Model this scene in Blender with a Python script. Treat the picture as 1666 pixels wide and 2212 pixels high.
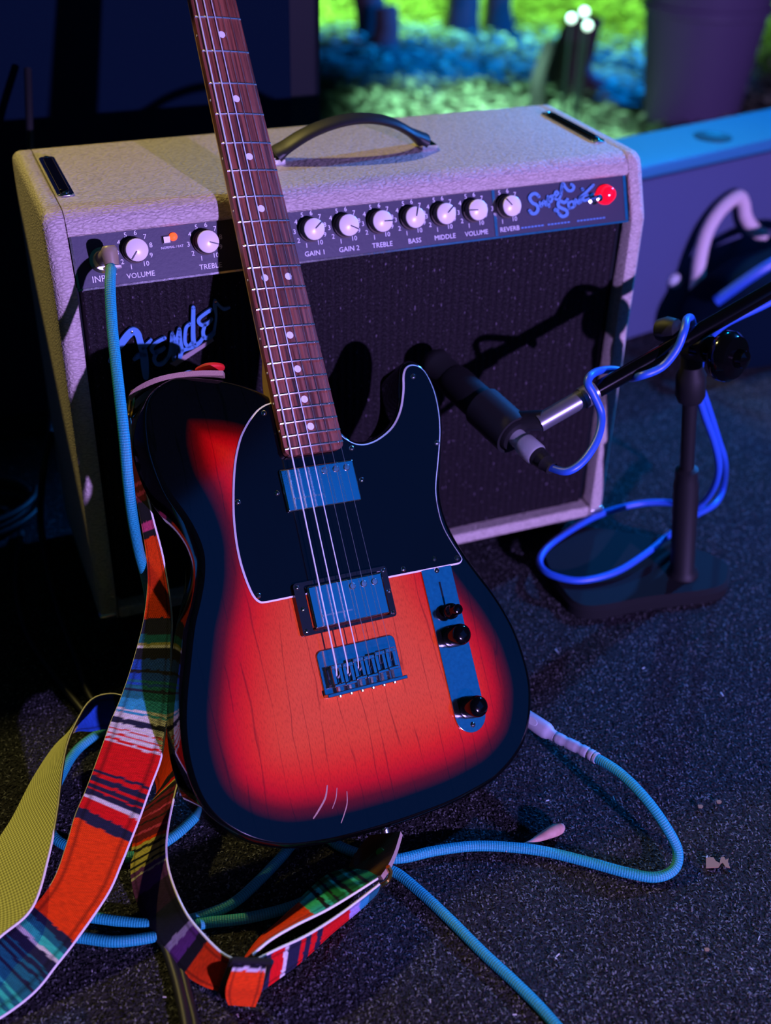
import bpy, bmesh, math, random
import numpy as np
from mathutils import Vector, Matrix, noise
from mathutils.geometry import delaunay_2d_cdt

random.seed(7); np.random.seed(7)
for _o in list(bpy.data.objects):
    bpy.data.objects.remove(_o)
SC = bpy.context.scene
COL = SC.collection
R = math.radians

# ------------------------------------------------------------------ camera
CAM_C = Vector((-0.102528, -0.980453, 0.799866))
RC = Matrix(((0.926357, -0.189045, 0.325767), (-0.375865, -0.519670, 0.767247), (0.024247, -0.833190, -0.552456)))
FPX, CX, CY = 2552.776, 833.0, 1106.0
cam_d = bpy.data.cameras.new('camera')
cam = bpy.data.objects.new('camera', cam_d); COL.objects.link(cam)
_m = Matrix(((RC[0][0], -RC[0][1], -RC[0][2]), (RC[1][0], -RC[1][1], -RC[1][2]), (RC[2][0], -RC[2][1], -RC[2][2]))).to_4x4()
_m.translation = CAM_C
cam.matrix_world = _m
cam_d.sensor_fit = 'VERTICAL'; cam_d.sensor_height = 24.0; cam_d.sensor_width = 24.0
cam_d.lens = FPX / 2212.0 * 24.0
cam_d.clip_start = 0.02; cam_d.clip_end = 60
cam_d.dof.use_dof = True; cam_d.dof.focus_distance = 1.0; cam_d.dof.aperture_fstop = 2.4
SC.camera = cam

# ------------------------------------------------------------------ world, lights, exposure
W0 = bpy.data.worlds.new('night'); SC.world = W0; W0.use_nodes = True
W0.node_tree.nodes['Background'].inputs[0].default_value = (0.05, 0.45, 0.62, 1)
W0.node_tree.nodes['Background'].inputs[1].default_value = 0.022
SC.view_settings.view_transform = 'Standard'; SC.view_settings.look = 'None'
SC.view_settings.exposure = 0.0; SC.view_settings.gamma = 1.0; SC.view_settings.use_curve_mapping = False

def lamp(kind, name, loc, target, color, power, size=0.05, angle=60, blend=0.5):
    d = bpy.data.lights.new(name, kind); d.color = color; d.energy = power
    if kind == 'SPOT':
        d.spot_size = R(angle); d.spot_blend = blend; d.shadow_soft_size = size
    elif kind == 'POINT':
        d.shadow_soft_size = size
    elif kind == 'AREA':
        d.shape = 'SQUARE'; d.size = size
    o = bpy.data.objects.new(name, d); COL.objects.link(o)
    o.location = loc
    o.rotation_euler = (Vector(target) - Vector(loc)).to_track_quat('-Z', 'Y').to_euler()
    return o
# lavender front stage lamp, low and a little to the right
lamp('SPOT', 'front_stage_lamp', (0.82, -3.0, 0.90), (0.45, -0.1, 0.2), (0.47, 0.31, 1.0), 700, 0.03, 75, 0.4)
# blue side lamp, right and slightly behind
lamp('SPOT', 'side_stage_lamp', (2.30, 0.60, 1.35), (0.50, -0.38, 0.0), (0.02, 0.24, 1.0), 360, 0.05, 42, 0.6)
# yellow-green back lamp, left and behind
lamp('SPOT', 'back_stage_lamp', (-0.70, 1.60, 2.25), (0.15, -0.15, 0.15), (1.0, 0.80, 0.22), 165, 0.05, 60, 0.5)
# big blue stage wash high in front
lamp('AREA', 'stage_wash', (2.85, -3.0, 2.20), (0.2, -0.25, 0.2), (0.006, 0.18, 1.0), 11.5, 2.7)
# lamps over the woodland floor behind the stage, plus an added case-lid fill
lamp('SPOT', 'woodland_lamp_green', (1.6, 6.4, 2.6), (2.4, 4.75, -0.2), (0.27, 1.0, 0.10), 5500, 0.1, 44, 0.6)
lamp('SPOT', 'case_lid_fill', (1.9, 1.7, 1.7), (1.12, 0.53, 0.28), (0.0, 0.30, 1.0), 190, 0.05, 36, 0.5)  # extra blue spot, added only to brighten the case lid
lamp('SPOT', 'woodland_lamp_blue', (3.4, 1.6, 2.6), (2.15, 3.15, -0.25), (0.0, 0.18, 1.0), 3600, 0.1, 26, 0.6)
lamp('SPOT', 'woodland_lamp_cyan', (0.9, 1.5, 2.4), (1.66, 2.36, -0.25), (0.34, 1.0, 0.72), 2800, 0.1, 19, 0.6)

# ------------------------------------------------------------------ picture-to-place helpers
def ray(px, py):
    return RC @ Vector(((px - CX) / FPX, (py - CY) / FPX, 1.0))
def hit(px, py, n, d):
    r = ray(px, py); n = Vector(n)
    return CAM_C + r * ((d - n.dot(CAM_C)) / n.dot(r))
def flr(px, py, z=0.0): return hit(px, py, (0, 0, 1), z)
def gri(px, py, y=0.012): return hit(px, py, (0, 1, 0), y)
def dep(px, py, d): return CAM_C + ray(px, py) * d

# ------------------------------------------------------------------ mesh helpers
class MB:
    def __init__(s): s.v = []; s.f = []; s.m = []; s.uv = []
    def add(s, V, F, mi=0, uv=None):
        o = len(s.v); s.v += [tuple(v) for v in V]; s.f += [tuple(i + o for i in f) for f in F]; s.m += [mi] * len(F)
        s.uv += (uv if uv else [(0, 0, 0)] * len(V)); return s
    def box(s, a, b, mi=0):
        x0, y0, z0 = a; x1, y1, z1 = b
        V = [(x0,y0,z0),(x1,y0,z0),(x1,y1,z0),(x0,y1,z0),(x0,y0,z1),(x1,y0,z1),(x1,y1,z1),(x0,y1,z1)]
        return s.add(V, [(0,3,2,1),(4,5,6,7),(0,1,5,4),(1,2,6,5),(2,3,7,6),(3,0,4,7)], mi)
    def lathe(s, prof, o=(0,0,0), ax=(0,0,1), n=24, mi=0):
        ax = Vector(ax).normalized(); a = ax.orthogonal().normalized(); b = ax.cross(a); o = Vector(o)
        V = []; F = []
        for (r, h) in prof:
            for k in range(n):
                t = 2 * math.pi * k / n
                V.append(o + ax * h + (a * math.cos(t) + b * math.sin(t)) * r)
        for i in range(len(prof) - 1):
            for k in range(n):
                k2 = (k + 1) % n
                F.append((i*n+k, i*n+k2, (i+1)*n+k2, (i+1)*n+k))
        if prof[0][0] > 1e-6: F.append(tuple(reversed(range(n))))
        if prof[-1][0] > 1e-6: F.append(tuple((len(prof)-1)*n + k for k in range(n)))
        return s.add(V, F, mi)
    def tube(s, P, r, n=12, mi=0, cap=True):
        P = [Vector(p) for p in P]; rr = r if isinstance(r, (list, tuple)) else [r] * len(P)
        V = []; F = []; UV = []; L = 0
        T = []
        for i in range(len(P)):
            t = (P[min(i+1, len(P)-1)] - P[max(i-1, 0)]); T.append(t.normalized())
        a = T[0].orthogonal().normalized()
        for i, p in enumerate(P):
            if i: L += (P[i] - P[i-1]).length
            a = (a - T[i] * a.dot(T[i])).normalized(); b = T[i].cross(a)
            for k in range(n + 1):
                t = 2 * math.pi * k / n
                V.append(p + (a * math.cos(t) + b * math.sin(t)) * rr[i]); UV.append((L, k / n, 0))
        for i in range(len(P) - 1):
            for k in range(n):
                q = i * (n + 1) + k
                F.append((q, q + 1, q + n + 2, q + n + 1))
        if cap:
            F.append(tuple(reversed(range(n)))); o = (len(P)-1) * (n+1); F.append(tuple(o + k for k in range(n)))
        return s.add(V, F, mi, UV)
    def prism(s, O, z0, z1, mi=0, fn=None):
        n = len(O); fn = fn or (lambda x, y, z: (x, y, z))
        V = [fn(x, y, z0) for x, y in O] + [fn(x, y, z1) for x, y in O]
        F = [tuple(reversed(range(n))), tuple(range(n, 2*n))] + [(i, (i+1) % n, n + (i+1) % n, n + i) for i in range(n)]
        return s.add(V, F, mi)

def children_of(p): return [o for o in bpy.data.objects if o.parent == p]
def obj(name, mb, mats, parent=None, origin=None, smooth=35, bevel=None, uv=False):
    """one mesh object; vertices are given in the thing's own space (origin subtracted)"""
    o0 = Vector(origin) if origin is not None else (Vector(parent['o0']) if parent is not None and 'o0' in parent else Vector((0,0,0)))
    me = bpy.data.meshes.new(name)
    me.from_pydata([(v[0]-o0[0], v[1]-o0[1], v[2]-o0[2]) for v in mb.v], [], mb.f)
    if not isinstance(mats, (list, tuple)): mats = [mats]
    for m in mats: me.materials.append(m)
    if len(mats) > 1:
        me.polygons.foreach_set('material_index', mb.m)
    if uv:
        at = me.attributes.new('tuv', 'FLOAT_VECTOR', 'POINT')
        at.data.foreach_set('vector', np.array(mb.uv, dtype=np.float32).ravel())
    bm = bmesh.new(); bm.from_mesh(me)
    bmesh.ops.recalc_face_normals(bm, faces=bm.faces)
    if bevel:
        es = [e for e in bm.edges if len(e.link_faces) == 2 and e.calc_face_angle(0) > 0.5]
        bmesh.ops.bevel(bm, geom=es, offset=bevel[0], segments=bevel[1], affect='EDGES', profile=0.5)
    bm.to_mesh(me); bm.free()
    if smooth:
        if bevel: smooth = max(smooth, 60)
        me.polygons.foreach_set('use_smooth', [True] * len(me.polygons))
        me.set_sharp_from_angle(angle=R(smooth))
    ob = bpy.data.objects.new(name, me); COL.objects.link(ob)
    if smooth and bevel:
        w_n = ob.modifiers.new('even_normals', 'WEIGHTED_NORMAL'); w_n.keep_sharp = True; w_n.weight = 90
    if parent is not None: ob.parent = parent
    if parent is not None and 'o0' in parent: ob['o0'] = list(o0)
    elif origin is not None: ob.location = o0
    return ob
def tag(o, label, cat, group=None):
    o['label'] = label; o['category'] = cat
    if group: o['group'] = group
    return o
def thing(name, label, cat, loc, group=None, mat=None):
    o = bpy.data.objects.new(name, None); COL.objects.link(o); o.empty_display_size = 0.05
    o['o0'] = list(loc)
    if mat is None: o.location = loc
    else: o.matrix_world = mat
    return tag(o, label, cat, group)
def finish():
    for o in bpy.data.objects:
        if 'o0' in o: del o['o0']
def dup(src, parent, delta=(0,0,0)):
    c = src.copy(); COL.objects.link(c); c.parent = parent; c.location = src.location + Vector(delta)
    return c
def cr(P, n=8, closed=False):
    """Catmull-Rom through points (Vectors of any size)"""
    P = [Vector(p) for p in P]; out = []; N = len(P)
    rng = range(N) if closed else range(N - 1)
    for i in rng:
        if closed: p0, p1, p2, p3 = P[i-1], P[i], P[(i+1) % N], P[(i+2) % N]
        else: p0, p1, p2, p3 = P[max(i-1,0)], P[i], P[i+1], P[min(i+2,N-1)]
        for k in range(n):
            t = k / n
            out.append(0.5 * ((2*p1) + (p2-p0)*t + (2*p0-5*p1+4*p2-p3)*t*t + (3*p1-p0-3*p2+p3)*t**3))
    if not closed: out.append(P[-1])
    return out
def rrect(x0, y0, x1, y1, r, n=6):
    O = []
    for (cx, cy, a) in ((x1-r, y1-r, 0), (x0+r, y1-r, 90), (x0+r, y0+r, 180), (x1-r, y0+r, 270)):
        for k in range(n + 1):
            t = R(a + 90 * k / n); O.append((cx + r*math.cos(t), cy + r*math.sin(t)))
    return O
def inset(O, d):
    """offset a closed counter-clockwise outline inwards by d"""
    out = []; n = len(O)
    for i in range(n):
        a = Vector(O[i-1][:2]); b = Vector(O[i][:2]); c = Vector(O[(i+1) % n][:2])
        t = (c - a)
        if t.length < 1e-9: out.append(tuple(b)); continue
        t.normalize(); out.append((b.x - t.y * d, b.y + t.x * d))
    return out
def area2(O): return sum(O[i-1][0]*O[i][1]-O[i][0]*O[i-1][1] for i in range(len(O)))

# ------------------------------------------------------------------ materials
def nodes(m):
    m.use_nodes = True; nt = m.node_tree; return nt, nt.nodes, nt.links, nt.nodes['Principled BSDF']
def mat(name, col, rough=0.5, metal=0.0, coat=0.0, spec=0.5, emit=None, es=0.0, noise_bump=None, var=None, alpha=None):
    m = bpy.data.materials.new(name); nt, N, L, b = nodes(m)
    b.inputs['Base Color'].default_value = (*col, 1); b.inputs['Roughness'].default_value = rough
    b.inputs['Metallic'].default_value = metal; b.inputs['Coat Weight'].default_value = coat
    b.inputs['Coat Roughness'].default_value = 0.04; b.inputs['Specular IOR Level'].default_value = spec
    if emit: b.inputs['Emission Color'].default_value = (*emit, 1); b.inputs['Emission Strength'].default_value = es
    tc = N.new('ShaderNodeTexCoord')
    if noise_bump:
        sc, st = noise_bump
        nz = N.new('ShaderNodeTexNoise'); nz.inputs['Scale'].default_value = sc; nz.inputs['Detail'].default_value = 3
        bp = N.new('ShaderNodeBump'); bp.inputs['Strength'].default_value = st; bp.inputs['Distance'].default_value = 0.002
        L.new(tc.outputs['Object'], nz.inputs['Vector']); L.new(nz.outputs['Fac'], bp.inputs['Height']); L.new(bp.outputs['Normal'], b.inputs['Normal'])
    if var:
        sc, col2 = var
        nz = N.new('ShaderNodeTexNoise'); nz.inputs['Scale'].default_value = sc; nz.inputs['Detail'].default_value = 4
        mx = N.new('ShaderNodeMix'); mx.data_type = 'RGBA'
        mx.inputs[6].default_value = (*col, 1); mx.inputs[7].default_value = (*col2, 1)
        L.new(tc.outputs['Object'], nz.inputs['Vector']); L.new(nz.outputs['Fac'], mx.inputs[0]); L.new(mx.outputs[2], b.inputs['Base Color'])
    return m
def ramp(N, stops, interp='LINEAR'):
    r = N.new('ShaderNodeValToRGB'); r.color_ramp.interpolation = interp
    while len(r.color_ramp.elements) > 1: r.color_ramp.elements.remove(r.color_ramp.elements[-1])
    r.color_ramp.elements[0].position = stops[0][0]; r.color_ramp.elements[0].color = (*stops[0][1], 1)
    for p, c in stops[1:]:
        e = r.color_ramp.elements.new(p); e.color = (*c, 1)
    return r
def math_n(N, L, op, a, b=None):
    n = N.new('ShaderNodeMath'); n.operation = op
    for i, x in enumerate((a, b)):
        if x is None: continue
        if isinstance(x, (int, float)): n.inputs[i].default_value = x
        else: L.new(x, n.inputs[i])
    return n.outputs[0]

M = {}
M['black_plastic'] = mat('black_plastic', (0.006, 0.006, 0.007), 0.25, coat=0.3)
M['black_gloss'] = mat('black_gloss', (0.0015, 0.0015, 0.002), 0.12, spec=0.45)
M['black_rubber'] = mat('black_rubber', (0.010, 0.010, 0.011), 0.5)
M['black_paint'] = mat('black_powder_paint', (0.008, 0.008, 0.009), 0.55, spec=0.3)
M['chrome'] = mat('chrome', (0.80, 0.80, 0.82), 0.10, metal=1.0, noise_bump=(900, 0.05))
M['brushed'] = mat('worn_chrome', (0.86, 0.86, 0.88), 0.11, metal=1.0, noise_bump=(160, 0.05), var=(260, (0.50, 0.50, 0.54)))
M['nickel'] = mat('nickel', (0.80, 0.79, 0.76), 0.22, metal=1.0)
M['base_iron'] = mat('cast_iron_paint', (0.006, 0.007, 0.008), 0.85, spec=0.2)
M['tip_steel'] = mat('tip_steel', (0.26, 0.27, 0.30), 0.35, metal=0.7)
M['satin'] = mat('satin_metal', (0.70, 0.72, 0.74), 0.42, metal=0.6)
M['wound_string'] = mat('wound_string', (0.85, 0.85, 0.86), 0.45, metal=0.35)
M['steel_string'] = mat('steel_string', (0.85, 0.85, 0.86), 0.3, metal=1.0)
M['brass'] = mat('brass', (0.75, 0.50, 0.12), 0.25, metal=1.0)
M['white_ply'] = mat('white_ply', (0.80, 0.80, 0.78), 0.4)
M['pearl'] = mat('pearl_dot', (0.82, 0.80, 0.78), 0.3)
M['maple'] = mat('maple', (0.62, 0.38, 0.15), 0.3, coat=0.4, var=(30, (0.50, 0.28, 0.10)))
M['ivory'] = mat('ivory_knob', (0.85, 0.80, 0.70), 0.3)
M['knob_skirt'] = mat('knob_skirt', (0.10, 0.08, 0.07), 0.5)
M['panel_black'] = mat('faceplate_paint', (0.034, 0.034, 0.062), 0.45, spec=0.25, noise_bump=(300, 0.05))
M['print_white'] = mat('print_white', (0.80, 0.82, 0.86), 0.5)
M['logo'] = mat('logo_silver_blue', (0.08, 0.26, 0.56), 0.35)
M['logo_bar'] = mat('logo_bar_grey', (0.30, 0.24, 0.26), 0.4)
M['led'] = mat('led_red', (0.9, 0.05, 0.02), 0.3, emit=(1.0, 0.06, 0.01), es=2.6)
M['jewel'] = mat('jewel_red', (0.8, 0.0, 0.02), 0.15, coat=0.5, emit=(1.0, 0.003, 0.02), es=1.1)
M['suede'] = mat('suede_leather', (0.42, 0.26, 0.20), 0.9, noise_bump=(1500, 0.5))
M['leather'] = mat('brown_leather', (0.10, 0.045, 0.012), 0.35, noise_bump=(300, 0.2))
M['red_felt'] = mat('red_felt', (0.70, 0.008, 0.010), 0.7)
M['olive_canvas'] = None
M['white_pipe'] = mat('white_cord', (0.80, 0.76, 0.68), 0.8)
M['plug_grey'] = mat('plug_sleeve', (0.42, 0.42, 0.48), 0.45)
M['plug_light'] = mat('plug_inlay', (0.58, 0.60, 0.64), 0.4)
M['plug_tan'] = mat('plug_tan', (0.30, 0.24, 0.15), 0.4)
def m_tolex():
    m = bpy.data.materials.new('cream_tolex'); nt, N, L, b = nodes(m)
    tc = N.new('ShaderNodeTexCoord'); mp = N.new('ShaderNodeMapping'); mp.inputs['Scale'].default_value = (1.0, 1.6, 2.2)
    L.new(tc.outputs['Object'], mp.inputs['Vector'])
    n1 = N.new('ShaderNodeTexNoise'); n1.inputs['Scale'].default_value = 150; n1.inputs['Detail'].default_value = 4; n1.inputs['Distortion'].default_value = 1.2
    v = N.new('ShaderNodeTexVoronoi'); v.feature = 'DISTANCE_TO_EDGE'; v.inputs['Scale'].default_value = 170
    L.new(mp.outputs[0], n1.inputs['Vector']); L.new(mp.outputs[0], v.inputs['Vector'])
    h = math_n(N, L, 'ADD', n1.outputs['Fac'], math_n(N, L, 'MULTIPLY', math_n(N, L, 'MINIMUM', v.outputs['Distance'], 0.35), 1.2))
    bp = N.new('ShaderNodeBump'); bp.inputs['Strength'].default_value = 0.75; bp.inputs['Distance'].default_value = 0.0016
    L.new(h, bp.inputs['Height']); L.new(bp.outputs['Normal'], b.inputs['Normal'])
    r = ramp(N, [(0.35, (0.34, 0.29, 0.25)), (0.75, (0.54, 0.47, 0.41))]); L.new(h, r.inputs[0]); L.new(r.outputs[0], b.inputs['Base Color'])
    b.inputs['Roughness'].default_value = 0.55
    return m
M['tolex'] = m_tolex()
def m_grille():
    m = bpy.data.materials.new('grille_cloth'); nt, N, L, b = nodes(m)
    tc = N.new('ShaderNodeTexCoord')
    sp = N.new('ShaderNodeSeparateXYZ'); L.new(tc.outputs['Object'], sp.inputs[0])
    mp = N.new('ShaderNodeMapping'); mp.inputs['Scale'].default_value = (430, 1, 320); L.new(tc.outputs['Object'], mp.inputs['Vector'])
    nz = N.new('ShaderNodeTexNoise'); nz.inputs['Scale'].default_value = 1.0; nz.inputs['Detail'].default_value = 2; L.new(mp.outputs[0], nz.inputs['Vector'])
    mp2 = N.new('ShaderNodeMapping'); mp2.inputs['Scale'].default_value = (520, 1, 160); L.new(tc.outputs['Object'], mp2.inputs['Vector'])
    n2 = N.new('ShaderNodeTexNoise'); n2.inputs['Scale'].default_value = 1.0; n2.inputs['Detail'].default_value = 1; L.new(mp2.outputs[0], n2.inputs['Vector'])
    rib = math_n(N, L, 'ADD', math_n(N, L, 'MULTIPLY', math_n(N, L, 'SINE', math_n(N, L, 'MULTIPLY', sp.outputs['X'], 760.0)), 0.30), 0.6)
    base = ramp(N, [(0.0, (0.004, 0.003, 0.004)), (1.0, (0.016, 0.011, 0.016))]); L.new(math_n(N, L, 'MULTIPLY', rib, nz.outputs['Fac']), base.inputs[0])
    fl = ramp(N, [(0.69, (0, 0, 0)), (0.78, (1, 1, 1))]); L.new(n2.outputs['Fac'], fl.inputs[0])
    mx = N.new('ShaderNodeMix'); mx.data_type = 'RGBA'; mx.inputs[7].default_value = (0.15, 0.12, 0.17, 1)
    L.new(base.outputs[0], mx.inputs[6]); L.new(fl.outputs[0], mx.inputs[0]); L.new(mx.outputs[2], b.inputs['Base Color'])
    bp = N.new('ShaderNodeBump'); bp.inputs['Strength'].default_value = 0.9; bp.inputs['Distance'].default_value = 0.0014
    L.new(math_n(N, L, 'ADD', nz.outputs['Fac'], rib), bp.inputs['Height']); L.new(bp.outputs['Normal'], b.inputs['Normal'])
    b.inputs['Roughness'].default_value = 0.6; b.inputs['Specular IOR Level'].default_value = 0.15
    return m
M['grille'] = m_grille()
def m_carpet():
    m = bpy.data.materials.new('charcoal_carpet'); nt, N, L, b = nodes(m)
    tc = N.new('ShaderNodeTexCoord')
    n1 = N.new('ShaderNodeTexNoise'); n1.inputs['Scale'].default_value = 420; n1.inputs['Detail'].default_value = 5
    n2 = N.new('ShaderNodeTexNoise'); n2.inputs['Scale'].default_value = 9; n2.inputs['Detail'].default_value = 3
    L.new(tc.outputs['Object'], n1.inputs['Vector']); L.new(tc.outputs['Object'], n2.inputs['Vector'])
    r = ramp(N, [(0.35, (0.007, 0.007, 0.008)), (0.7, (0.055, 0.055, 0.060))]); L.new(n1.outputs['Fac'], r.inputs[0])
    mx = N.new('ShaderNodeMix'); mx.data_type = 'RGBA'; mx.blend_type = 'MULTIPLY'; mx.inputs[0].default_value = 0.4
    L.new(r.outputs[0], mx.inputs[6]); L.new(n2.outputs['Color'], mx.inputs[7]); L.new(mx.outputs[2], b.inputs['Base Color'])
    bp = N.new('ShaderNodeBump'); bp.inputs['Strength'].default_value = 1.0; bp.inputs['Distance'].default_value = 0.004
    L.new(n1.outputs['Fac'], bp.inputs['Height']); L.new(bp.outputs['Normal'], b.inputs['Normal'])
    b.inputs['Roughness'].default_value = 0.95; b.inputs['Specular IOR Level'].default_value = 0.1
    return m
M['carpet'] = m_carpet()
def m_attr(name, attr, rough=0.8, spec=0.2, bump=None, coat=0):
    m = bpy.data.materials.new(name); nt, N, L, b = nodes(m)
    a = N.new('ShaderNodeAttribute'); a.attribute_name = attr; L.new(a.outputs['Color'], b.inputs['Base Color'])
    b.inputs['Roughness'].default_value = rough; b.inputs['Specular IOR Level'].default_value = spec; b.inputs['Coat Weight'].default_value = coat
    if bump:
        tc = N.new('ShaderNodeTexCoord'); nz = N.new('ShaderNodeTexNoise'); nz.inputs['Scale'].default_value = bump[0]; nz.inputs['Detail'].default_value = 2
        bp = N.new('ShaderNodeBump'); bp.inputs['Strength'].default_value = bump[1]; bp.inputs['Distance'].default_value = 0.001
        L.new(tc.outputs['Object'], nz.inputs['Vector']); L.new(nz.outputs['Fac'], bp.inputs['Height']); L.new(bp.outputs['Normal'], b.inputs['Normal'])
    return m
M['pile'] = m_attr('carpet_fibre', 'col', 0.9, 0.1)
M['leaf'] = m_attr('leaf_litter', 'col', 0.6, 0.3)
def m_burst():
    m = bpy.data.materials.new('sunburst_lacquer'); nt, N, L, b = nodes(m)
    a = N.new('ShaderNodeAttribute'); a.attribute_name = 'burst'
    tc = N.new('ShaderNodeTexCoord')
    mp = N.new('ShaderNodeMapping'); mp.inputs['Scale'].default_value = (22, 3.2, 1); L.new(tc.outputs['Object'], mp.inputs['Vector'])
    g = N.new('ShaderNodeTexNoise'); g.inputs['Scale'].default_value = 1.0; g.inputs['Detail'].default_value = 4; L.new(mp.outputs[0], g.inputs['Vector'])
    mpb = N.new('ShaderNodeMapping'); mpb.inputs['Scale'].default_value = (60, 9, 1); L.new(tc.outputs['Object'], mpb.inputs['Vector'])
    gb = N.new('ShaderNodeTexNoise'); gb.inputs['Scale'].default_value = 1.0; gb.inputs['Detail'].default_value = 2; L.new(mpb.outputs[0], gb.inputs['Vector'])
    sx = N.new('ShaderNodeSeparateXYZ'); L.new(tc.outputs['Object'], sx.inputs[0])
    vv = math_n(N, L, 'ADD', math_n(N, L, 'MULTIPLY', sx.outputs['X'], 62.0), math_n(N, L, 'MULTIPLY', g.outputs['Fac'], 3.2))
    ln = math_n(N, L, 'ADD', math_n(N, L, 'ABSOLUTE', math_n(N, L, 'SUBTRACT', math_n(N, L, 'FRACT', vv), 0.5)), math_n(N, L, 'MAXIMUM', math_n(N, L, 'MULTIPLY', math_n(N, L, 'SUBTRACT', gb.outputs['Fac'], 0.52), 0.5), 0.0))
    mp3 = N.new('ShaderNodeMapping'); mp3.inputs['Scale'].default_value = (1100, 260, 1); L.new(tc.outputs['Object'], mp3.inputs['Vector'])
    pores = N.new('ShaderNodeTexNoise'); pores.inputs['Scale'].default_value = 1.0; pores.inputs['Detail'].default_value = 1; L.new(mp3.outputs[0], pores.inputs['Vector'])
    r = ramp(N, [(0.0, (0.0012, 0.0012, 0.0016)), (0.20, (0.0012, 0.0012, 0.0016)), (0.30, (0.11, 0.0006, 0.0008)), (0.42, (0.52, 0.002, 0.002)), (0.55, (0.68, 0.018, 0.003)), (0.80, (0.72, 0.070, 0.012)), (1.0, (0.72, 0.088, 0.018))])
    L.new(a.outputs['Fac'], r.inputs[0])
    lines = ramp(N, [(0.0, (0.30, 0.24, 0.22)), (0.018, (0.62, 0.56, 0.54)), (0.05, (1, 1, 1))]); L.new(ln, lines.inputs[0])
    pr = ramp(N, [(0.30, (0.72, 0.66, 0.62)), (0.55, (1, 1, 1))]); L.new(pores.outputs['Fac'], pr.inputs[0])
    m1 = N.new('ShaderNodeMix'); m1.data_type = 'RGBA'; m1.blend_type = 'MULTIPLY'; m1.inputs[0].default_value = 0.75
    L.new(r.outputs[0], m1.inputs[6]); L.new(lines.outputs[0], m1.inputs[7])
    m2 = N.new('ShaderNodeMix'); m2.data_type = 'RGBA'; m2.blend_type = 'MULTIPLY'; m2.inputs[0].default_value = 0.7
    L.new(m1.outputs[2], m2.inputs[6]); L.new(pr.outputs[0], m2.inputs[7]); L.new(m2.outputs[2], b.inputs['Base Color'])
    b.inputs['Roughness'].default_value = 0.35; b.inputs['Coat Weight'].default_value = 1.0; b.inputs['Coat Roughness'].default_value = 0.07
    b.inputs['Specular IOR Level'].default_value = 0.0; b.inputs['Coat IOR'].default_value = 1.6
    return m
M['burst'] = m_burst()
def m_rosewood():
    m = bpy.data.materials.new('rosewood'); nt, N, L, b = nodes(m)
    tc = N.new('ShaderNodeTexCoord'); mp = N.new('ShaderNodeMapping'); mp.inputs['Scale'].default_value = (330, 9, 40); L.new(tc.outputs['Object'], mp.inputs['Vector'])
    g = N.new('ShaderNodeTexNoise'); g.inputs['Scale'].default_value = 1.0; g.inputs['Detail'].default_value = 5; g.inputs['Roughness'].default_value = 0.65; L.new(mp.outputs[0], g.inputs['Vector'])
    r = ramp(N, [(0.30, (0.022, 0.006, 0.004)), (0.45, (0.12, 0.030, 0.018)), (0.58, (0.24, 0.070, 0.040)), (0.75, (0.34, 0.10, 0.055))]); L.new(g.outputs['Fac'], r.inputs[0])
    L.new(r.outputs[0], b.inputs['Base Color']); b.inputs['Roughness'].default_value = 0.45
    bp = N.new('ShaderNodeBump'); bp.inputs['Strength'].default_value = 0.25; bp.inputs['Distance'].default_value = 0.0006
    L.new(g.outputs['Fac'], bp.inputs['Height']); L.new(bp.outputs['Normal'], b.inputs['Normal'])
    return m
M['rosewood'] = m_rosewood()
def m_braid(name, c1, c2, turns, pitch):
    m = bpy.data.materials.new(name); nt, N, L, b = nodes(m)
    a = N.new('ShaderNodeAttribute'); a.attribute_name = 'tuv'; sp = N.new('ShaderNodeSeparateXYZ'); L.new(a.outputs['Vector'], sp.inputs[0])
    u = math_n(N, L, 'MULTIPLY', sp.outputs['Y'], 2 * math.pi * turns); v = math_n(N, L, 'MULTIPLY', sp.outputs['X'], 2 * math.pi / pitch)
    s1 = math_n(N, L, 'SINE', math_n(N, L, 'ADD', u, v)); s2 = math_n(N, L, 'SINE', math_n(N, L, 'SUBTRACT', u, v))
    h = math_n(N, L, 'ADD', math_n(N, L, 'MULTIPLY', math_n(N, L, 'MULTIPLY', s1, s2), 0.5), 0.5)
    r = ramp(N, [(0.25, c1), (0.75, c2)]); L.new(h, r.inputs[0]); L.new(r.outputs[0], b.inputs['Base Color'])
    bp = N.new('ShaderNodeBump'); bp.inputs['Strength'].default_value = 0.6; bp.inputs['Distance'].default_value = 0.0006
    L.new(h, bp.inputs['Height']); L.new(bp.outputs['Normal'], b.inputs['Normal']); b.inputs['Roughness'].default_value = 0.5
    return m
M['teal_braid'] = m_braid('teal_braid', (0.0, 0.16, 0.22), (0.02, 0.42, 0.50), 12, 0.0042)
M['blue_rubber'] = mat('blue_cable_rubber', (0.02, 0.10, 0.55), 0.4)
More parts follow.
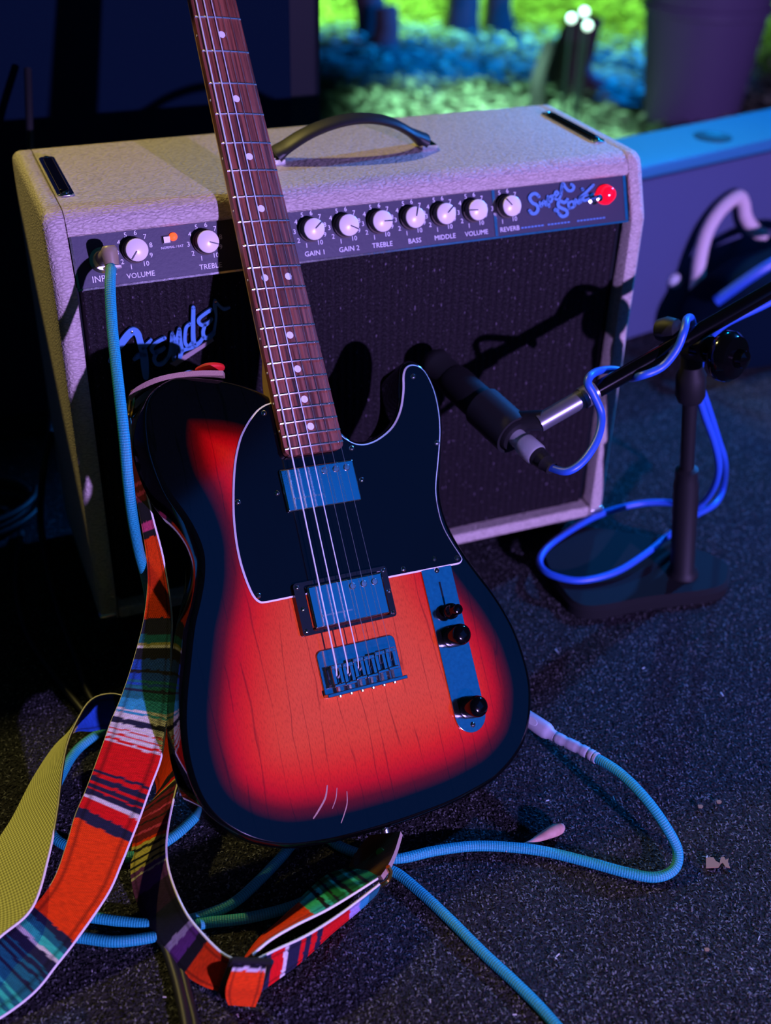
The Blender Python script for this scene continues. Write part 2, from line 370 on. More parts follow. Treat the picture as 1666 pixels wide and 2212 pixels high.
def m_canvas():
    m = bpy.data.materials.new('olive_canvas'); nt, N, L, b = nodes(m)
    a = N.new('ShaderNodeAttribute'); a.attribute_name = 'tuv'; sp = N.new('ShaderNodeSeparateXYZ'); L.new(a.outputs['Vector'], sp.inputs[0])
    s1 = math_n(N, L, 'SINE', math_n(N, L, 'MULTIPLY', sp.outputs['X'], 1700.0)); s2 = math_n(N, L, 'SINE', math_n(N, L, 'MULTIPLY', sp.outputs['Y'], 1700.0))
    h = math_n(N, L, 'ADD', math_n(N, L, 'MULTIPLY', math_n(N, L, 'MULTIPLY', s1, s2), 0.5), 0.5)
    r = ramp(N, [(0.1, (0.36, 0.36, 0.14)), (0.8, (0.86, 0.86, 0.36))]); L.new(h, r.inputs[0]); L.new(r.outputs[0], b.inputs['Base Color'])
    bp = N.new('ShaderNodeBump'); bp.inputs['Strength'].default_value = 0.8; bp.inputs['Distance'].default_value = 0.001
    L.new(h, bp.inputs['Height']); L.new(bp.outputs['Normal'], b.inputs['Normal']); b.inputs['Roughness'].default_value = 0.9
    return m
M['olive_canvas'] = m_canvas()
def m_serape():
    m = bpy.data.materials.new('serape_weave'); nt, N, L, b = nodes(m)
    c = N.new('ShaderNodeAttribute'); c.attribute_name = 'col'
    a = N.new('ShaderNodeAttribute'); a.attribute_name = 'tuv'; sp = N.new('ShaderNodeSeparateXYZ'); L.new(a.outputs['Vector'], sp.inputs[0])
    s1 = math_n(N, L, 'SINE', math_n(N, L, 'MULTIPLY', sp.outputs['X'], 5200.0)); s2 = math_n(N, L, 'SINE', math_n(N, L, 'MULTIPLY', sp.outputs['Y'], 2300.0))
    h = math_n(N, L, 'ADD', math_n(N, L, 'MULTIPLY', math_n(N, L, 'MULTIPLY', s1, s2), 0.5), 0.5)
    r = ramp(N, [(0.0, (0.72, 0.72, 0.72)), (0.6, (1, 1, 1))]); L.new(h, r.inputs[0])
    mx = N.new('ShaderNodeMix'); mx.data_type = 'RGBA'; mx.blend_type = 'MULTIPLY'; mx.inputs[0].default_value = 1.0
    L.new(c.outputs['Color'], mx.inputs[6]); L.new(r.outputs[0], mx.inputs[7]); L.new(mx.outputs[2], b.inputs['Base Color'])
    bp = N.new('ShaderNodeBump'); bp.inputs['Strength'].default_value = 0.7; bp.inputs['Distance'].default_value = 0.0008
    L.new(h, bp.inputs['Height']); L.new(bp.outputs['Normal'], b.inputs['Normal']); b.inputs['Roughness'].default_value = 0.85
    b.inputs['Specular IOR Level'].default_value = 0.2
    return m
M['serape'] = m_serape()
M['ground'] = mat('woodland_soil', (0.05, 0.04, 0.025), 0.9, var=(14, (0.12, 0.10, 0.06)), noise_bump=(25, 1.0))
M['bark'] = mat('bark', (0.030, 0.018, 0.020), 0.9, var=(30, (0.06, 0.038, 0.036)), noise_bump=(40, 0.8))
M['cab_cloth'] = mat('black_speaker_cloth', (0.002, 0.008, 0.018), 0.9, spec=0.03, noise_bump=(700, 0.5))
M['cab_frame'] = mat('black_cabinet_paint', (0.003, 0.005, 0.008), 0.6, spec=0.15)
M['case_grey'] = mat('grey_case_vinyl', (0.075, 0.095, 0.19), 0.7, spec=0.2, noise_bump=(300, 0.3))
M['case_top_bluelit'] = mat('case_top_blue_light_tint', (0.03, 0.22, 0.36), 0.5, noise_bump=(250, 0.2))  # blue light falling on the lid is mixed into its base colour
M['bin'] = mat('dark_bin_plastic', (0.11, 0.08, 0.15), 0.5, spec=0.2)
M['pale_hose'] = mat('pale_hose', (0.72, 0.58, 0.56), 0.5)
M['bulb'] = mat('bulb_glass', (1, 1, 1), 0.3, emit=(0.70, 1.0, 0.72), es=2.2)
M['dry_petal'] = mat('dry_petal', (0.34, 0.17, 0.12), 0.7, var=(160, (0.58, 0.36, 0.30)))
M['paper'] = mat('torn_paper', (0.26, 0.14, 0.07), 0.9)
M['lint'] = mat('lint', (0.50, 0.47, 0.46), 0.9)

# ------------------------------------------------------------------ structure: carpeted stage floor, woodland ground
AW, AH, AD, AS, AZK, AHF = 0.59485, 0.42341, 0.22245, 0.02375, 0.36317, 0.02776
GZ = -0.25
mb = MB().box((-2.0, -2.6, -0.06), (2.4, 1.15, 0.0))
floor_o = obj('floor', mb, M['carpet'], origin=(0, 0, 0), smooth=0); floor_o['kind'] = 'structure'
floor_o['label'] = 'charcoal stage carpet with short looped pile'
def quick_mesh(name, V, F, material, colors=None, parent=None):
    me = bpy.data.meshes.new(name)
    me.vertices.add(len(V)); me.vertices.foreach_set('co', np.asarray(V, dtype=np.float32).ravel())
    nf, k = F.shape
    me.loops.add(nf * k); me.loops.foreach_set('vertex_index', F.astype(np.int32).ravel())
    me.polygons.add(nf); me.polygons.foreach_set('loop_start', np.arange(0, nf * k, k, dtype=np.int32)); me.polygons.foreach_set('loop_total', np.full(nf, k, dtype=np.int32))
    me.materials.append(material); me.update(calc_edges=True)
    if colors is not None:
        at = me.attributes.new('col', 'FLOAT_COLOR', 'POINT'); c4 = np.ones((len(V), 4), np.float32); c4[:, :3] = colors; at.data.foreach_set('color', c4.ravel())
    o = bpy.data.objects.new(name, me); COL.objects.link(o)
    if parent: o.parent = parent
    return o
def carpet_pile(n):
    # short looped fibres, denser near the guitar; every fibre is a little bent strip of two quads
    rng = np.random.default_rng(3)
    x = rng.uniform(-0.42, 1.05, n); y = -0.62 + (rng.uniform(0, 1, n) ** 1.25) * 1.15
    th = rng.uniform(0, 2*np.pi, n); Ln = rng.uniform(0.0016, 0.0036, n); w = rng.uniform(0.00035, 0.00075, n); h = rng.uniform(0.0005, 0.0014, n)
    dx, dy = np.cos(th), np.sin(th)
    V = np.zeros((n, 6, 3))
    for i, (t, hh) in enumerate(((-0.5, 0.0), (0.0, 1.0), (0.5, 0.15))):
        for j, sgn in enumerate((-1, 1)):
            V[:, i*2+j, 0] = x + dx*Ln*t - dy*w*sgn; V[:, i*2+j, 1] = y + dy*Ln*t + dx*w*sgn; V[:, i*2+j, 2] = h*hh
    base = np.arange(n)[:, None] * 6
    F = np.concatenate([base + np.array([0, 1, 3, 2]), base + np.array([2, 3, 5, 4])])
    k = rng.uniform(0, 1, n) ** 2.2
    c = np.array([0.008, 0.008, 0.009]) + k[:, None] * np.array([0.135, 0.14, 0.15])
    col = np.repeat(c, 6, axis=0)
    o = quick_mesh('carpet_pile', V.reshape(-1, 3), F, M['pile'], col, floor_o); o['kind'] = 'stuff'
    o['label'] = 'short looped charcoal carpet pile'
carpet_pile(190000)

mb = MB(); n = 50; V = []; F = []
for j in range(n + 1):
    for i in range(n + 1):
        X = 0.2 + 6.5 * i / n; Y = 1.15 + 8.5 * j / n
        V.append((X, Y, GZ + 0.10 * noise.noise((X*0.9, Y*0.9, 3.1)) + 0.02 * noise.noise((X*5, Y*5, 1))))
for j in range(n):
    for i in range(n): F.append((j*(n+1)+i, j*(n+1)+i+1, (j+1)*(n+1)+i+1, (j+1)*(n+1)+i))
g = obj('ground', mb.add(V, F), M['ground'], origin=(0, 0, 0), smooth=180); g['kind'] = 'structure'
g['label'] = 'woodland ground behind the stage under coloured light'
def leaf_litter(n):
    rng = np.random.default_rng(5)
    x = rng.uniform(1.0, 5.2, n); y = 1.9 + 5.0*rng.uniform(0, 1, n)**1.3; th = rng.uniform(0, 2*np.pi, n); s = rng.uniform(0.012, 0.034, n)
    z = np.array([GZ + 0.10 * noise.noise((a*0.9, b*0.9, 3.1)) for a, b in zip(x, y)]) + rng.uniform(0.0, 0.03, n)
    tl = rng.uniform(-0.5, 0.5, n)
    V = np.zeros((n, 5, 3))
    for i, (a, b, c) in enumerate(((-1, 0, 0), (0, -0.5, 0.25), (1, 0, 0.1), (0, 0.5, 0.25), (0, 0, 0))):
        lx = a * s; ly = b * s
        V[:, i, 0] = x + np.cos(th)*lx - np.sin(th)*ly; V[:, i, 1] = y + np.sin(th)*lx + np.cos(th)*ly; V[:, i, 2] = z + c*s + tl*lx + 0.012
    base = np.arange(n)[:, None] * 5
    F = np.concatenate([base + np.array(t) for t in ((0, 1, 4), (1, 2, 4), (2, 3, 4), (3, 0, 4))])
    k = rng.uniform(0, 1, n)[:, None]
    c = (1-k) * np.array([0.04, 0.04, 0.025]) + k * np.array([0.36, 0.36, 0.22])
    o = quick_mesh('leaf_litter', V.reshape(-1, 3), F, M['leaf'], np.repeat(c, 5, axis=0)); o['kind'] = 'stuff'
    o['label'] = 'fallen leaves strewn over the woodland ground'; o['category'] = 'leaves'
leaf_litter(15000)
# ------------------------------------------------------------------ text and stroke helpers
def text_geo(s, size):
    c = bpy.data.curves.new('tmp_text', 'FONT'); c.body = s; c.size = size; c.align_x = 'CENTER'; c.align_y = 'CENTER'; c.resolution_u = 2
    o = bpy.data.objects.new('tmp_text', c); COL.objects.link(o); bpy.context.view_layer.update()
    me = bpy.data.meshes.new_from_object(o.evaluated_get(bpy.context.evaluated_depsgraph_get()))
    V = [(v.co.x, v.co.y) for v in me.vertices]; F = [tuple(p.vertices) for p in me.polygons]
    bpy.data.objects.remove(o); bpy.data.curves.remove(c); bpy.data.meshes.remove(me)
    return V, F
_tg = {}
def text_on(mb, s, size, fn, sx=1.0):
    if (s, size) not in _tg: _tg[(s, size)] = text_geo(s, size)
    V, F = _tg[(s, size)]
    mb.add([fn(x * sx, y) for x, y in V], F)
def stroke(mb, P, w, fn, d0, d1, mi=0):
    """a pen stroke through 2-D points, as a flat solid with round ends; fn(x, y, depth) places it"""
    Q = cr([(p[0], p[1], p[2] if len(p) > 2 else w) for p in P], 6)
    L = []; Rr = []
    for i, q in enumerate(Q):
        t = (Q[min(i+1, len(Q)-1)] - Q[max(i-1, 0)]); t = Vector((t.x, t.y)).normalized(); n = Vector((-t.y, t.x)) * q.z * 0.5
        L.append((q.x + n.x, q.y + n.y)); Rr.append((q.x - n.x, q.y - n.y))
    n = len(Q)
    V = [fn(x, y, d) for d in (d0, d1) for S in (L, Rr) for x, y in S]
    F = []
    for i in range(n - 1):
        F += [(i, i+1, n+i+1, n+i), (2*n+i, 3*n+i, 3*n+i+1, 2*n+i+1), (i, 2*n+i, 2*n+i+1, i+1), (n+i, n+i+1, 3*n+i+1, 3*n+i)]
    F += [(0, n, 3*n, 2*n), (n-1, 3*n-1, 4*n-1, 2*n-1)]
    mb.add(V, F, mi)
    for e in (Q[0], Q[-1]):
        O = [(e.x + e.z*0.5*math.cos(2*math.pi*k/10), e.y + e.z*0.5*math.sin(2*math.pi*k/10)) for k in range(10)]
        mb.prism(O, d0, d1, mi, fn)
def round_poly(P, rad, n=5):
    O = []
    for i, p in enumerate(P):
        r = rad[i]
        if r <= 0: O.append(tuple(p)); continue
        a = Vector(P[i-1]) - Vector(p); b = Vector(P[(i+1) % len(P)]) - Vector(p); a.normalize(); b.normalize()
        A = Vector(p) + a*r; B = Vector(p) + b*r
        for k in range(n + 1):
            t = k / n; q = A*(1-t)**2 + Vector(p)*2*t*(1-t) + B*t*t; O.append((q.x, q.y))
    return O

# ------------------------------------------------------------------ guitar amplifier
amp = thing('guitar_amplifier', 'cream tolex guitar combo amplifier with dark grille cloth and a row of knobs', 'amplifier', (AW/2, AD/2, 0))
TH = 0.0187
def side_panel(x_out, sgn):
    P = [(0, 0), (AD, 0), (AD, AH), (AS, AH), (0, AZK)]       # counter-clockwise in (y, z)
    O = round_poly(P, [0.004, 0.008, 0.014, 0.012, 0.006])
    m = MB(); rings = []; rr = 0.009
    for k in range(6):
        a = R(90 * k / 5); rings.append((rr*(1-math.cos(a)), rr*(1-math.sin(a))))
    rings.append((TH - 0.0008, 0)); rings.append((TH, 0.0008))
    n = len(O); V = []; F = []
    for (dx, ins) in rings:
        Q = inset(O, ins) if ins > 0 else O
        V += [(x_out + sgn*dx, y, z + AHF) for y, z in Q]
    for j in range(len(rings) - 1):
        for i in range(n): F.append((j*n+i, j*n+(i+1) % n, (j+1)*n+(i+1) % n, (j+1)*n+i))
    F.append(tuple(range(n))); F.append(tuple((len(rings)-1)*n + i for i in reversed(range(n))))
    return m.add(V, F)
obj('side_panel', side_panel(0, 1), M['tolex'], amp, smooth=50)
obj('side_panel', side_panel(AW, -1), M['tolex'], amp, smooth=50)
LS = math.hypot(AS, AH - AZK); TY, TZ = AS/LS, (AH-AZK)/LS
def PP(x, t, n=0.0):
    """point on the slanted control panel: x along it, t up the slope, n out of it"""
    return Vector((x, TY*t - TZ*(n - 0.004), AZK + AHF + TZ*t + TY*(n - 0.004)))
xi0, xi1 = TH + 0.0007, AW - TH - 0.0007
lip = 0.675 * LS
A = (TY*lip, AZK + TZ*lip)
P = [A, (A[0]+0.016, A[1]-0.006), (AS+0.020, AH-0.018), (AD, AH-0.018), (AD, AH), (AS, AH)]
O = round_poly(P, [0.004, 0.002, 0, 0, 0.014, 0.014])
m = MB(); n = len(O)
V = [(x, y, z + AHF) for x in (xi0, xi1) for y, z in O]
F = [tuple(range(n)), tuple(reversed(range(n, 2*n)))] + [(i, n+i, n+(i+1) % n, (i+1) % n) for i in range(n)]
obj('top_panel', m.add(V, F), M['tolex'], amp, smooth=50)
obj('bottom_panel', MB().box((xi0, 0.0, AHF), (xi1, AD, AHF+0.014)), M['tolex'], amp, bevel=(0.003, 3))
obj('back_panel', MB().box((xi0, AD-0.014, AHF+0.014), (xi1, AD-0.001, AHF+AH-0.018)), M['tolex'], amp)
obj('baffle_board', MB().box((xi0, 0.019, AHF+0.0145), (xi1, 0.030, AHF+AZK+0.002)), M['cab_frame'], amp, smooth=0)
obj('grille_cloth', MB().box((xi0+0.004, 0.0125, AHF+0.0148), (xi1-0.007, 0.0188, AHF+AZK-0.0035)), M['grille'], amp, bevel=(0.003, 3))['label'] = 'black grille cloth with silver flecks'
for fx in (0.045, AW-0.045):
    for fy in (0.04, AD-0.04):
        obj('rubber_foot', MB().lathe([(0.016, 0), (0.019, 0.004), (0.019, AHF-0.001)], (fx, fy, 0), n=20), M['black_rubber'], amp)
# control panel
cp = MB()
x0, x1 = 0.0200, 0.5737
V = [PP(x, t, nn) for nn in (0, -0.0015) for x, t in ((x0, -0.0022), (x1, -0.0022), (x1, 0.0465), (x0, 0.0465))]
cp.add(V, [(0,1,2,3),(7,6,5,4),(0,4,5,1),(1,5,6,2),(2,6,7,3),(3,7,4,0)])
panel = obj('control_panel', cp, M['panel_black'], amp, smooth=0)
panel['label'] = 'dark control panel with ivory knobs and white print'
obj('chassis', MB().box((x0, 0.028, AHF+AZK-0.03), (x1, AD-0.03, AHF+AH-0.02)), M['cab_frame'], amp, smooth=0)
def pbox(mb, xa, ta, xb, tb, n0, n1, mi=0):
    V = [PP(x, t, nn) for nn in (n0, n1) for x, t in ((xa, ta), (xb, ta), (xb, tb), (xa, tb))]
    return mb.add(V, [(3,2,1,0),(4,5,6,7),(0,1,5,4),(1,2,6,5),(2,3,7,6),(3,0,4,7)], mi)
tr = MB()
pbox(tr, x0, -0.0022, x1, -0.0004, 0, 0.0010); pbox(tr, x0, 0.0002, x0+0.0020, 0.0440, 0, 0.0010); pbox(tr, x1-0.0034, 0.0002, x1, 0.0440, 0, 0.0010)
pbox(tr, 0.4232, 0.0002, 0.4262, 0.0440, 0, 0.0010)
obj('panel_trim', tr, M['brushed'], panel, smooth=0)
PN = (PP(0, 0, 1) - PP(0, 0, 0)).normalized()
def knob_mesh(ang):
    k = MB()
    prof = [(0.0112, 0.0), (0.0112, 0.004), (0.0102, 0.0048), (0.0100, 0.0128)]
    nn = 48; V = []; F = []
    for (r, h) in prof:
        for q in range(nn):
            rr = r * (1.0 if q % 2 else 0.965) if h > 0.004 else r
            t = 2*math.pi*q/nn; V.append((rr*math.cos(t), rr*math.sin(t), h))
    for i in range(len(prof)-1):
        for q in range(nn): F.append((i*nn+q, i*nn+(q+1) % nn, (i+1)*nn+(q+1) % nn, (i+1)*nn+q))
    k.add(V, F, 1)
    k.lathe([(0.0098, 0.0126), (0.0097, 0.0138), (0.0088, 0.0146), (0.0001, 0.0152)], n=32, mi=0)
    c, s_ = math.cos(ang), math.sin(ang); w = 0.0005
    V = [(c*a - s_*b*w, s_*a + c*b*w, h) for h in (0.0140, 0.01555) for a, b in ((0.0010, -1), (0.0094, -1), (0.0094, 1), (0.0010, 1))]
    k.add(V, [(3,2,1,0),(4,5,6,7),(0,1,5,4),(1,2,6,5),(2,3,7,6),(3,0,4,7)], 2)
    return k
EX = Vector((1, 0, 0)); ET = Vector((0, TY, TZ))
KN = [(0.0740, -128, 'VOLUME'), (0.1370, -20, 'TREBLE'), (0.1820, 60, 'BASS'), (0.2359, 38, 'GAIN 1'), (0.2696, -28, 'GAIN 2'), (0.3030, -3, 'TREBLE'), (0.3361, 72, 'BASS'), (0.3679, 40, 'MIDDLE'), (0.4014, 176, 'VOLUME'), (0.4375, 130, 'REVERB')]
num = MB(); lab = MB(); small = MB()
for kx, ang, word in KN:
    k = knob_mesh(R(ang)); c = Vector((kx, 0, 0))
    k.v = [tuple(PP(kx + v[0], 0.0268 + v[1], v[2])) for v in k.v]
    obj('knob', k, [M['ivory'], M['knob_skirt'], M['black_plastic']], panel, smooth=40)
    for q in range(10):
        num = MB(); th = R(250 - 34.2*q); cx, cy = kx + 0.0150*math.cos(th), 0.0268 + 0.0148*math.sin(th)
        text_on(num, str(q+1), 0.0060, lambda x, y: PP(cx+x, cy+y, 0.0004)); obj('dial_number', num, M['print_white'], panel, smooth=0)
    lab = MB(); text_on(lab, word, 0.0064, lambda x, y: PP(kx+0.002+x, 0.0053+y, 0.0004), 1.0); obj('printed_label', lab, M['print_white'], panel, smooth=0)
lab = MB(); text_on(lab, 'INPUT', 0.0078, lambda x, y: PP(0.0445+x, 0.0060+y, 0.0004), 1.0)
text_on(small, 'NORMAL / FAT', 0.0030, lambda x, y: PP(0.1073+x, 0.0258+y, 0.0004))
obj('printed_label', lab, M['print_white'], panel, smooth=0)
obj('printed_label', small, M['print_white'], panel, smooth=0)
dash = MB()
for q in range(26):
    if q in (7, 15, 16): continue
    pbox(dash, 0.452 + q*0.0037, 0.0042, 0.452 + q*0.0037 + 0.0027, 0.0056, 0, 0.0004)
obj('small_print_line', dash, M['logo'], panel, smooth=0)
# model script on the panel
ss = MB()
def SSp(cx_, cy_, d):
    p = hit(1040 + cx_/4.628, 360 + cy_/4.628, PN, PN.dot(PP(0, 0, 0.0))); return p + PN * d
for P, w in (([(565,300),(535,272),(495,280),(475,318),(500,362),(545,388),(556,430),(535,465),(500,470),(474,442)], 22),
             ([(575,360),(590,400),(615,345),(640,390),(650,330)], 18), ([(655,300),(668,400)], 18), ([(655,320),(700,290),(690,350),(660,355)], 16),
             ([(715,310),(760,270),(735,250),(720,310),(760,330),(790,280)], 16), ([(800,180),(790,260)], 18), ([(790,240),(805,170),(835,215),(860,240),(895,240),(915,205),(890,180)], 20),
             ([(850,330),(820,360),(770,345),(760,395),(800,420),(840,440),(845,480),(800,500),(765,470)], 22), ([(735,435),(745,438)], 30),
             ([(870,420),(860,370),(905,350),(915,400),(875,415)], 17), ([(925,390),(930,330),(965,370),(975,310)], 17), ([(985,355),(990,300)], 17), ([(1000,225),(1004,232)], 20),
             ([(1050,285),(1010,300),(1015,340),(1075,320),(1105,285)], 17), ([(975,310),(1040,255),(1110,185)], 18)):
    stroke(ss, P, w*1.5, SSp, 0.0002, 0.0022)
obj('model_script', ss, M['logo'], panel, smooth=30)['label'] = 'raised silver blue script reading Super Sonic'
# lamps, button, switch, jack
obj('indicator_led', MB().lathe([(0.0036, 0), (0.0036, 0.002), (0.0028, 0.004), (0.0001, 0.0052)], PP(0.1093, 0.0345), PN, 20), M['led'], panel)
b = MB(); pbox(b, 0.0990, 0.0290, 0.1065, 0.0362, 0, 0.0012, 1); pbox(b, 0.1000, 0.0300, 0.1055, 0.0352, 0.001, 0.0045, 0)
obj('push_button', b, [M['ivory'], M['black_plastic']], panel, smooth=0)
obj('pilot_jewel', MB().lathe([(0.0098, 0), (0.0098, 0.004), (0.0085, 0.005), (0.0085, 0.008), (0.0070, 0.0115), (0.0040, 0.0135), (0.0001, 0.0140)], PP(0.5480, 0.0272), PN, 24), M['jewel'], panel)
obj('power_switch', MB().lathe([(0.0058, 0), (0.0058, 0.002), (0.0035, 0.0025), (0.0028, 0.005), (0.0036, 0.014), (0.0001, 0.0150)], PP(0.5345, 0.0245), PN, 16), M['chrome'], panel)
obj('input_socket', MB().lathe([(0.0112, 0), (0.0112, 0.0015), (0.0085, 0.003), (0.0085, 0.0045), (0.005, 0.0045)], PP(0.0449, 0.0217), PN, 24), M['nickel'], panel)
# logo script on the grille
lg = MB()
def LGp(cx_, cy_, d): return gri(230 + cx_/6.408, 630 + cy_/6.408, 0.0095) + Vector((0, -d, 0))
for P in ([(40,960,30),(90,850,50),(190,720,85),(280,600,95),(360,535,95),(425,570,85),(460,680,80),(500,800,95),(520,930,100),(530,1060,90),(540,1170,70)],
          [(500,770,50),(560,710,48),(610,655,36)], [(380,930,36),(440,880,60),(520,850,70)],
          [(800,630,44),(720,670,46),(640,730,46),(620,790,46),(660,835,46),(740,805,50),(795,770,40)], [(690,830,46),(655,920,46),(690,990,46),(770,985,46),(840,910,40)],
          [(840,920,34),(885,800,52),(905,575,50)], [(905,570,46),(930,740,70),(925,930,44)], [(930,880,40),(970,680,60),(1002,510,46)], [(1005,520,46),(1015,680,50),(1030,790,60),(1010,900,46)],
          [(1150,435,40),(1098,480,42),(1080,600,42),(1085,700,44),(1130,745,46),(1180,690,40)], [(1195,210,50),(1192,400,52),(1192,600,56),(1205,735,60)],
          [(1000,830,40),(1080,790,44),(1200,745,50),(1280,690,46),(1330,620,40)], [(1445,235,40),(1360,290,44),(1278,360,44),(1275,420,44),(1330,455,44),(1400,420,44),(1450,370,34)],
          [(1360,440,44),(1330,540,44),(1350,620,50),(1420,620,50),(1480,560,44)], [(1500,130,44),(1495,200,46),(1512,320,26),(1500,450,24),(1478,570,30)], [(1500,120,40),(1560,190,34),(1620,230,40),(1690,210,30)]):
    stroke(lg, [(a, b, c*1.12) for a, b, c in P], 40, LGp, 0.0, 0.0024)
logo = obj('logo_script', lg, M['logo'], amp, smooth=30); logo['label'] = 'raised blue script logo on the grille'
lb = MB()
V = [LGp(x, y, d) for d in (0.0, 0.0022) for x, y in ((868,985), (1462,632), (1482,668), (950,1022))]
lb.add(V, [(0,1,2,3),(7,6,5,4),(0,4,5,1),(1,5,6,2),(2,6,7,3),(3,7,4,0)])
obj('logo_underline', lb, M['logo_bar'], logo, smooth=0)
for cx_, cy_ in ((342, 540), (1502, 128)):
    obj('logo_pin', MB().lathe([(0.0016, 0), (0.0012, 0.0012), (0.0001, 0.0016)], LGp(cx_, cy_, 0.0024), (0, -1, 0), 12), M['chrome'], logo)
# handle
def sweep(path, wy, wn, n=14):
    m = MB(); V = []; F = []
    for i, (x, y, z) in enumerate(path):
        a = Vector(path[max(i-1, 0)]); b = Vector(path[min(i+1, len(path)-1)]); t = (b - a).normalized(); nn = Vector((-t.z, 0, t.x)).normalized()
        ww = wy[i] if isinstance(wy, list) else wy; hh = wn[i] if isinstance(wn, list) else wn
        for k in range(n):
            th = 2*math.pi*k/n; V.append(Vector((x, y, z)) + Vector((0, 1, 0))*ww*math.cos(th) + nn*hh*math.sin(th))
    for i in range(len(path)-1):
        for k in range(n): F.append((i*n+k, i*n+(k+1) % n, (i+1)*n+(k+1) % n, (i+1)*n+k))
    F.append(tuple(reversed(range(n)))); F.append(tuple((len(path)-1)*n + k for k in range(n)))
    return m.add(V, F)
zt = AHF + AH; hy = 0.106
hp = cr([(0.2330, hy, zt+0.0055), (0.2430, hy, zt+0.0120), (0.2660, hy, zt+0.0235), (0.2950, hy, zt+0.0315), (0.3250, hy, zt+0.0330), (0.3530, hy, zt+0.0265), (0.3740, hy, zt+0.0150), (0.3880, hy, zt+0.0060)], 5)
nw = len(hp)
handle = obj('carry_handle', sweep([tuple(p) for p in hp], [0.0125 + 0.003*abs(i/(nw-1)-0.5)*2 for i in range(nw)], [0.0045 + 0.0035*max(0, abs(i/(nw-1)-0.5)*2-0.7)/0.3 for i in range(nw)]), M['black_rubber'], amp, smooth=60)
handle['label'] = 'black moulded carry handle with metal end caps'
for hx in (0.2310, 0.3900):
    e = MB().box((hx-0.008, hy-0.013, zt-0.0003), (hx+0.008, hy+0.013, zt+0.0045))
    e.lathe([(0.0038, 0), (0.0038, 0.0018), (0.0001, 0.003)], (hx-0.002, hy-0.008, zt+0.0045), n=12); e.lathe([(0.0038, 0), (0.0038, 0.0018), (0.0001, 0.003)], (hx-0.002, hy+0.008, zt+0.0045), n=12)
    obj('handle_end_cap', e, M['chrome'], handle, smooth=40)
# chassis strap plates on the top
for xa in (0.0205, AW-0.0205-0.0150):
    xb = xa + 0.0150
    m = MB(); O = rrect(xa, 0.062, xb, 0.178, 0.005)
    m.prism(O, zt-0.0002, zt+0.0022)
    sp_ = obj('strap_plate', m, M['chrome'], amp, bevel=(0.0009, 2)); sp_['label'] = 'chrome chassis strap plate'
    obj('raised_bar', MB().prism(rrect(xa+0.0032, 0.070, xb-0.0032, 0.168, 0.003), zt+0.0020, zt+0.0042), M['black_gloss'], sp_, bevel=(0.0012, 3))
    for yy in (0.0665, 0.1735):
        obj('screw', MB().lathe([(0.0030, 0), (0.0026, 0.001), (0.0001, 0.0018)], ((xa+xb)/2, yy, zt+0.0022), n=12), M['chrome'], sp_)
for xa, sg in ((0.0, 1), (AW, -1)):
    m = MB().box((min(xa-0.0006*sg, xa+0.018*sg), -0.0012, AHF-0.0005), (max(xa-0.0006*sg, xa+0.018*sg), 0.016, AHF+0.010))
    obj('corner_protector', m, M['nickel'], amp, bevel=(0.003, 3))
# ------------------------------------------------------------------ electric guitar (own frame: x to the treble side, y up the neck from the saddles, z out of the face)
RG = Matrix(((0.985965, 0.008750, 0.166720), (0.118771, 0.665042, -0.737301), (-0.117328, 0.746755, 0.654669)))
TG = Vector((0.180458, -0.269876, 0.149587))
def g2w(p): return RG @ Vector(p) + TG
G0 = Vector((0.06, -0.146, -0.054))
_mg = RG.to_4x4(); _mg.translation = g2w(G0)
gt = thing('electric_guitar', 'red and black sunburst electric guitar with black pickguard leaning on the amplifier', 'guitar', G0, mat=_mg)
BT, BB = -0.0095, -0.0540
body_pts = [(-28,233),(-35.6,238.2),(-52,246),(-70,251.6),(-99,256.7),(-112,255.3),(-126.5,248),(-135,238.4),(-139.4,227),(-142.3,209.6),(-142,190.5),(-136.4,164),(-125.5,140),(-120.2,124),(-118.2,111),(-119,100.5),(-122.6,87),(-129.3,71),(-138.3,52),(-149,21),(-156,0),(-161.5,-22),(-164.2,-47),(-162.8,-70),(-158,-88),(-149.3,-103),(-137,-116),(-124.5,-125.5),(-108,-134),(-91,-139.6),(-64,-143.8),(-40,-145.7),(-10,-146.6),(18,-146.5),(59,-144.4),(96,-138.5),(114,-132.8),(132,-123),(146.5,-110.6),(157.7,-92.6),(164.8,-73),(167.4,-58),(167.6,-41),(165,-17),(159.8,3),(150.5,26),(138.8,48),(129.5,67),(121.8,88),(118.8,107),(120.2,127),(128.2,152),(136.8,179),(140.8,198),(141.6,215),(138.4,231.5),(132.6,243),(124,249.6),(115.2,250),(107.8,244),(103.6,231),(99.6,216),(93.5,204),(84,193.7),(71.6,186),(59,182.2),(50.5,181.8),(42.5,184.6),(36,191.3),(28,201)]
BO = [(p.x/1000, p.y/1000) for p in cr([(a, b) for a, b in body_pts], 5)] 
if area2(BO) < 0: BO.reverse()
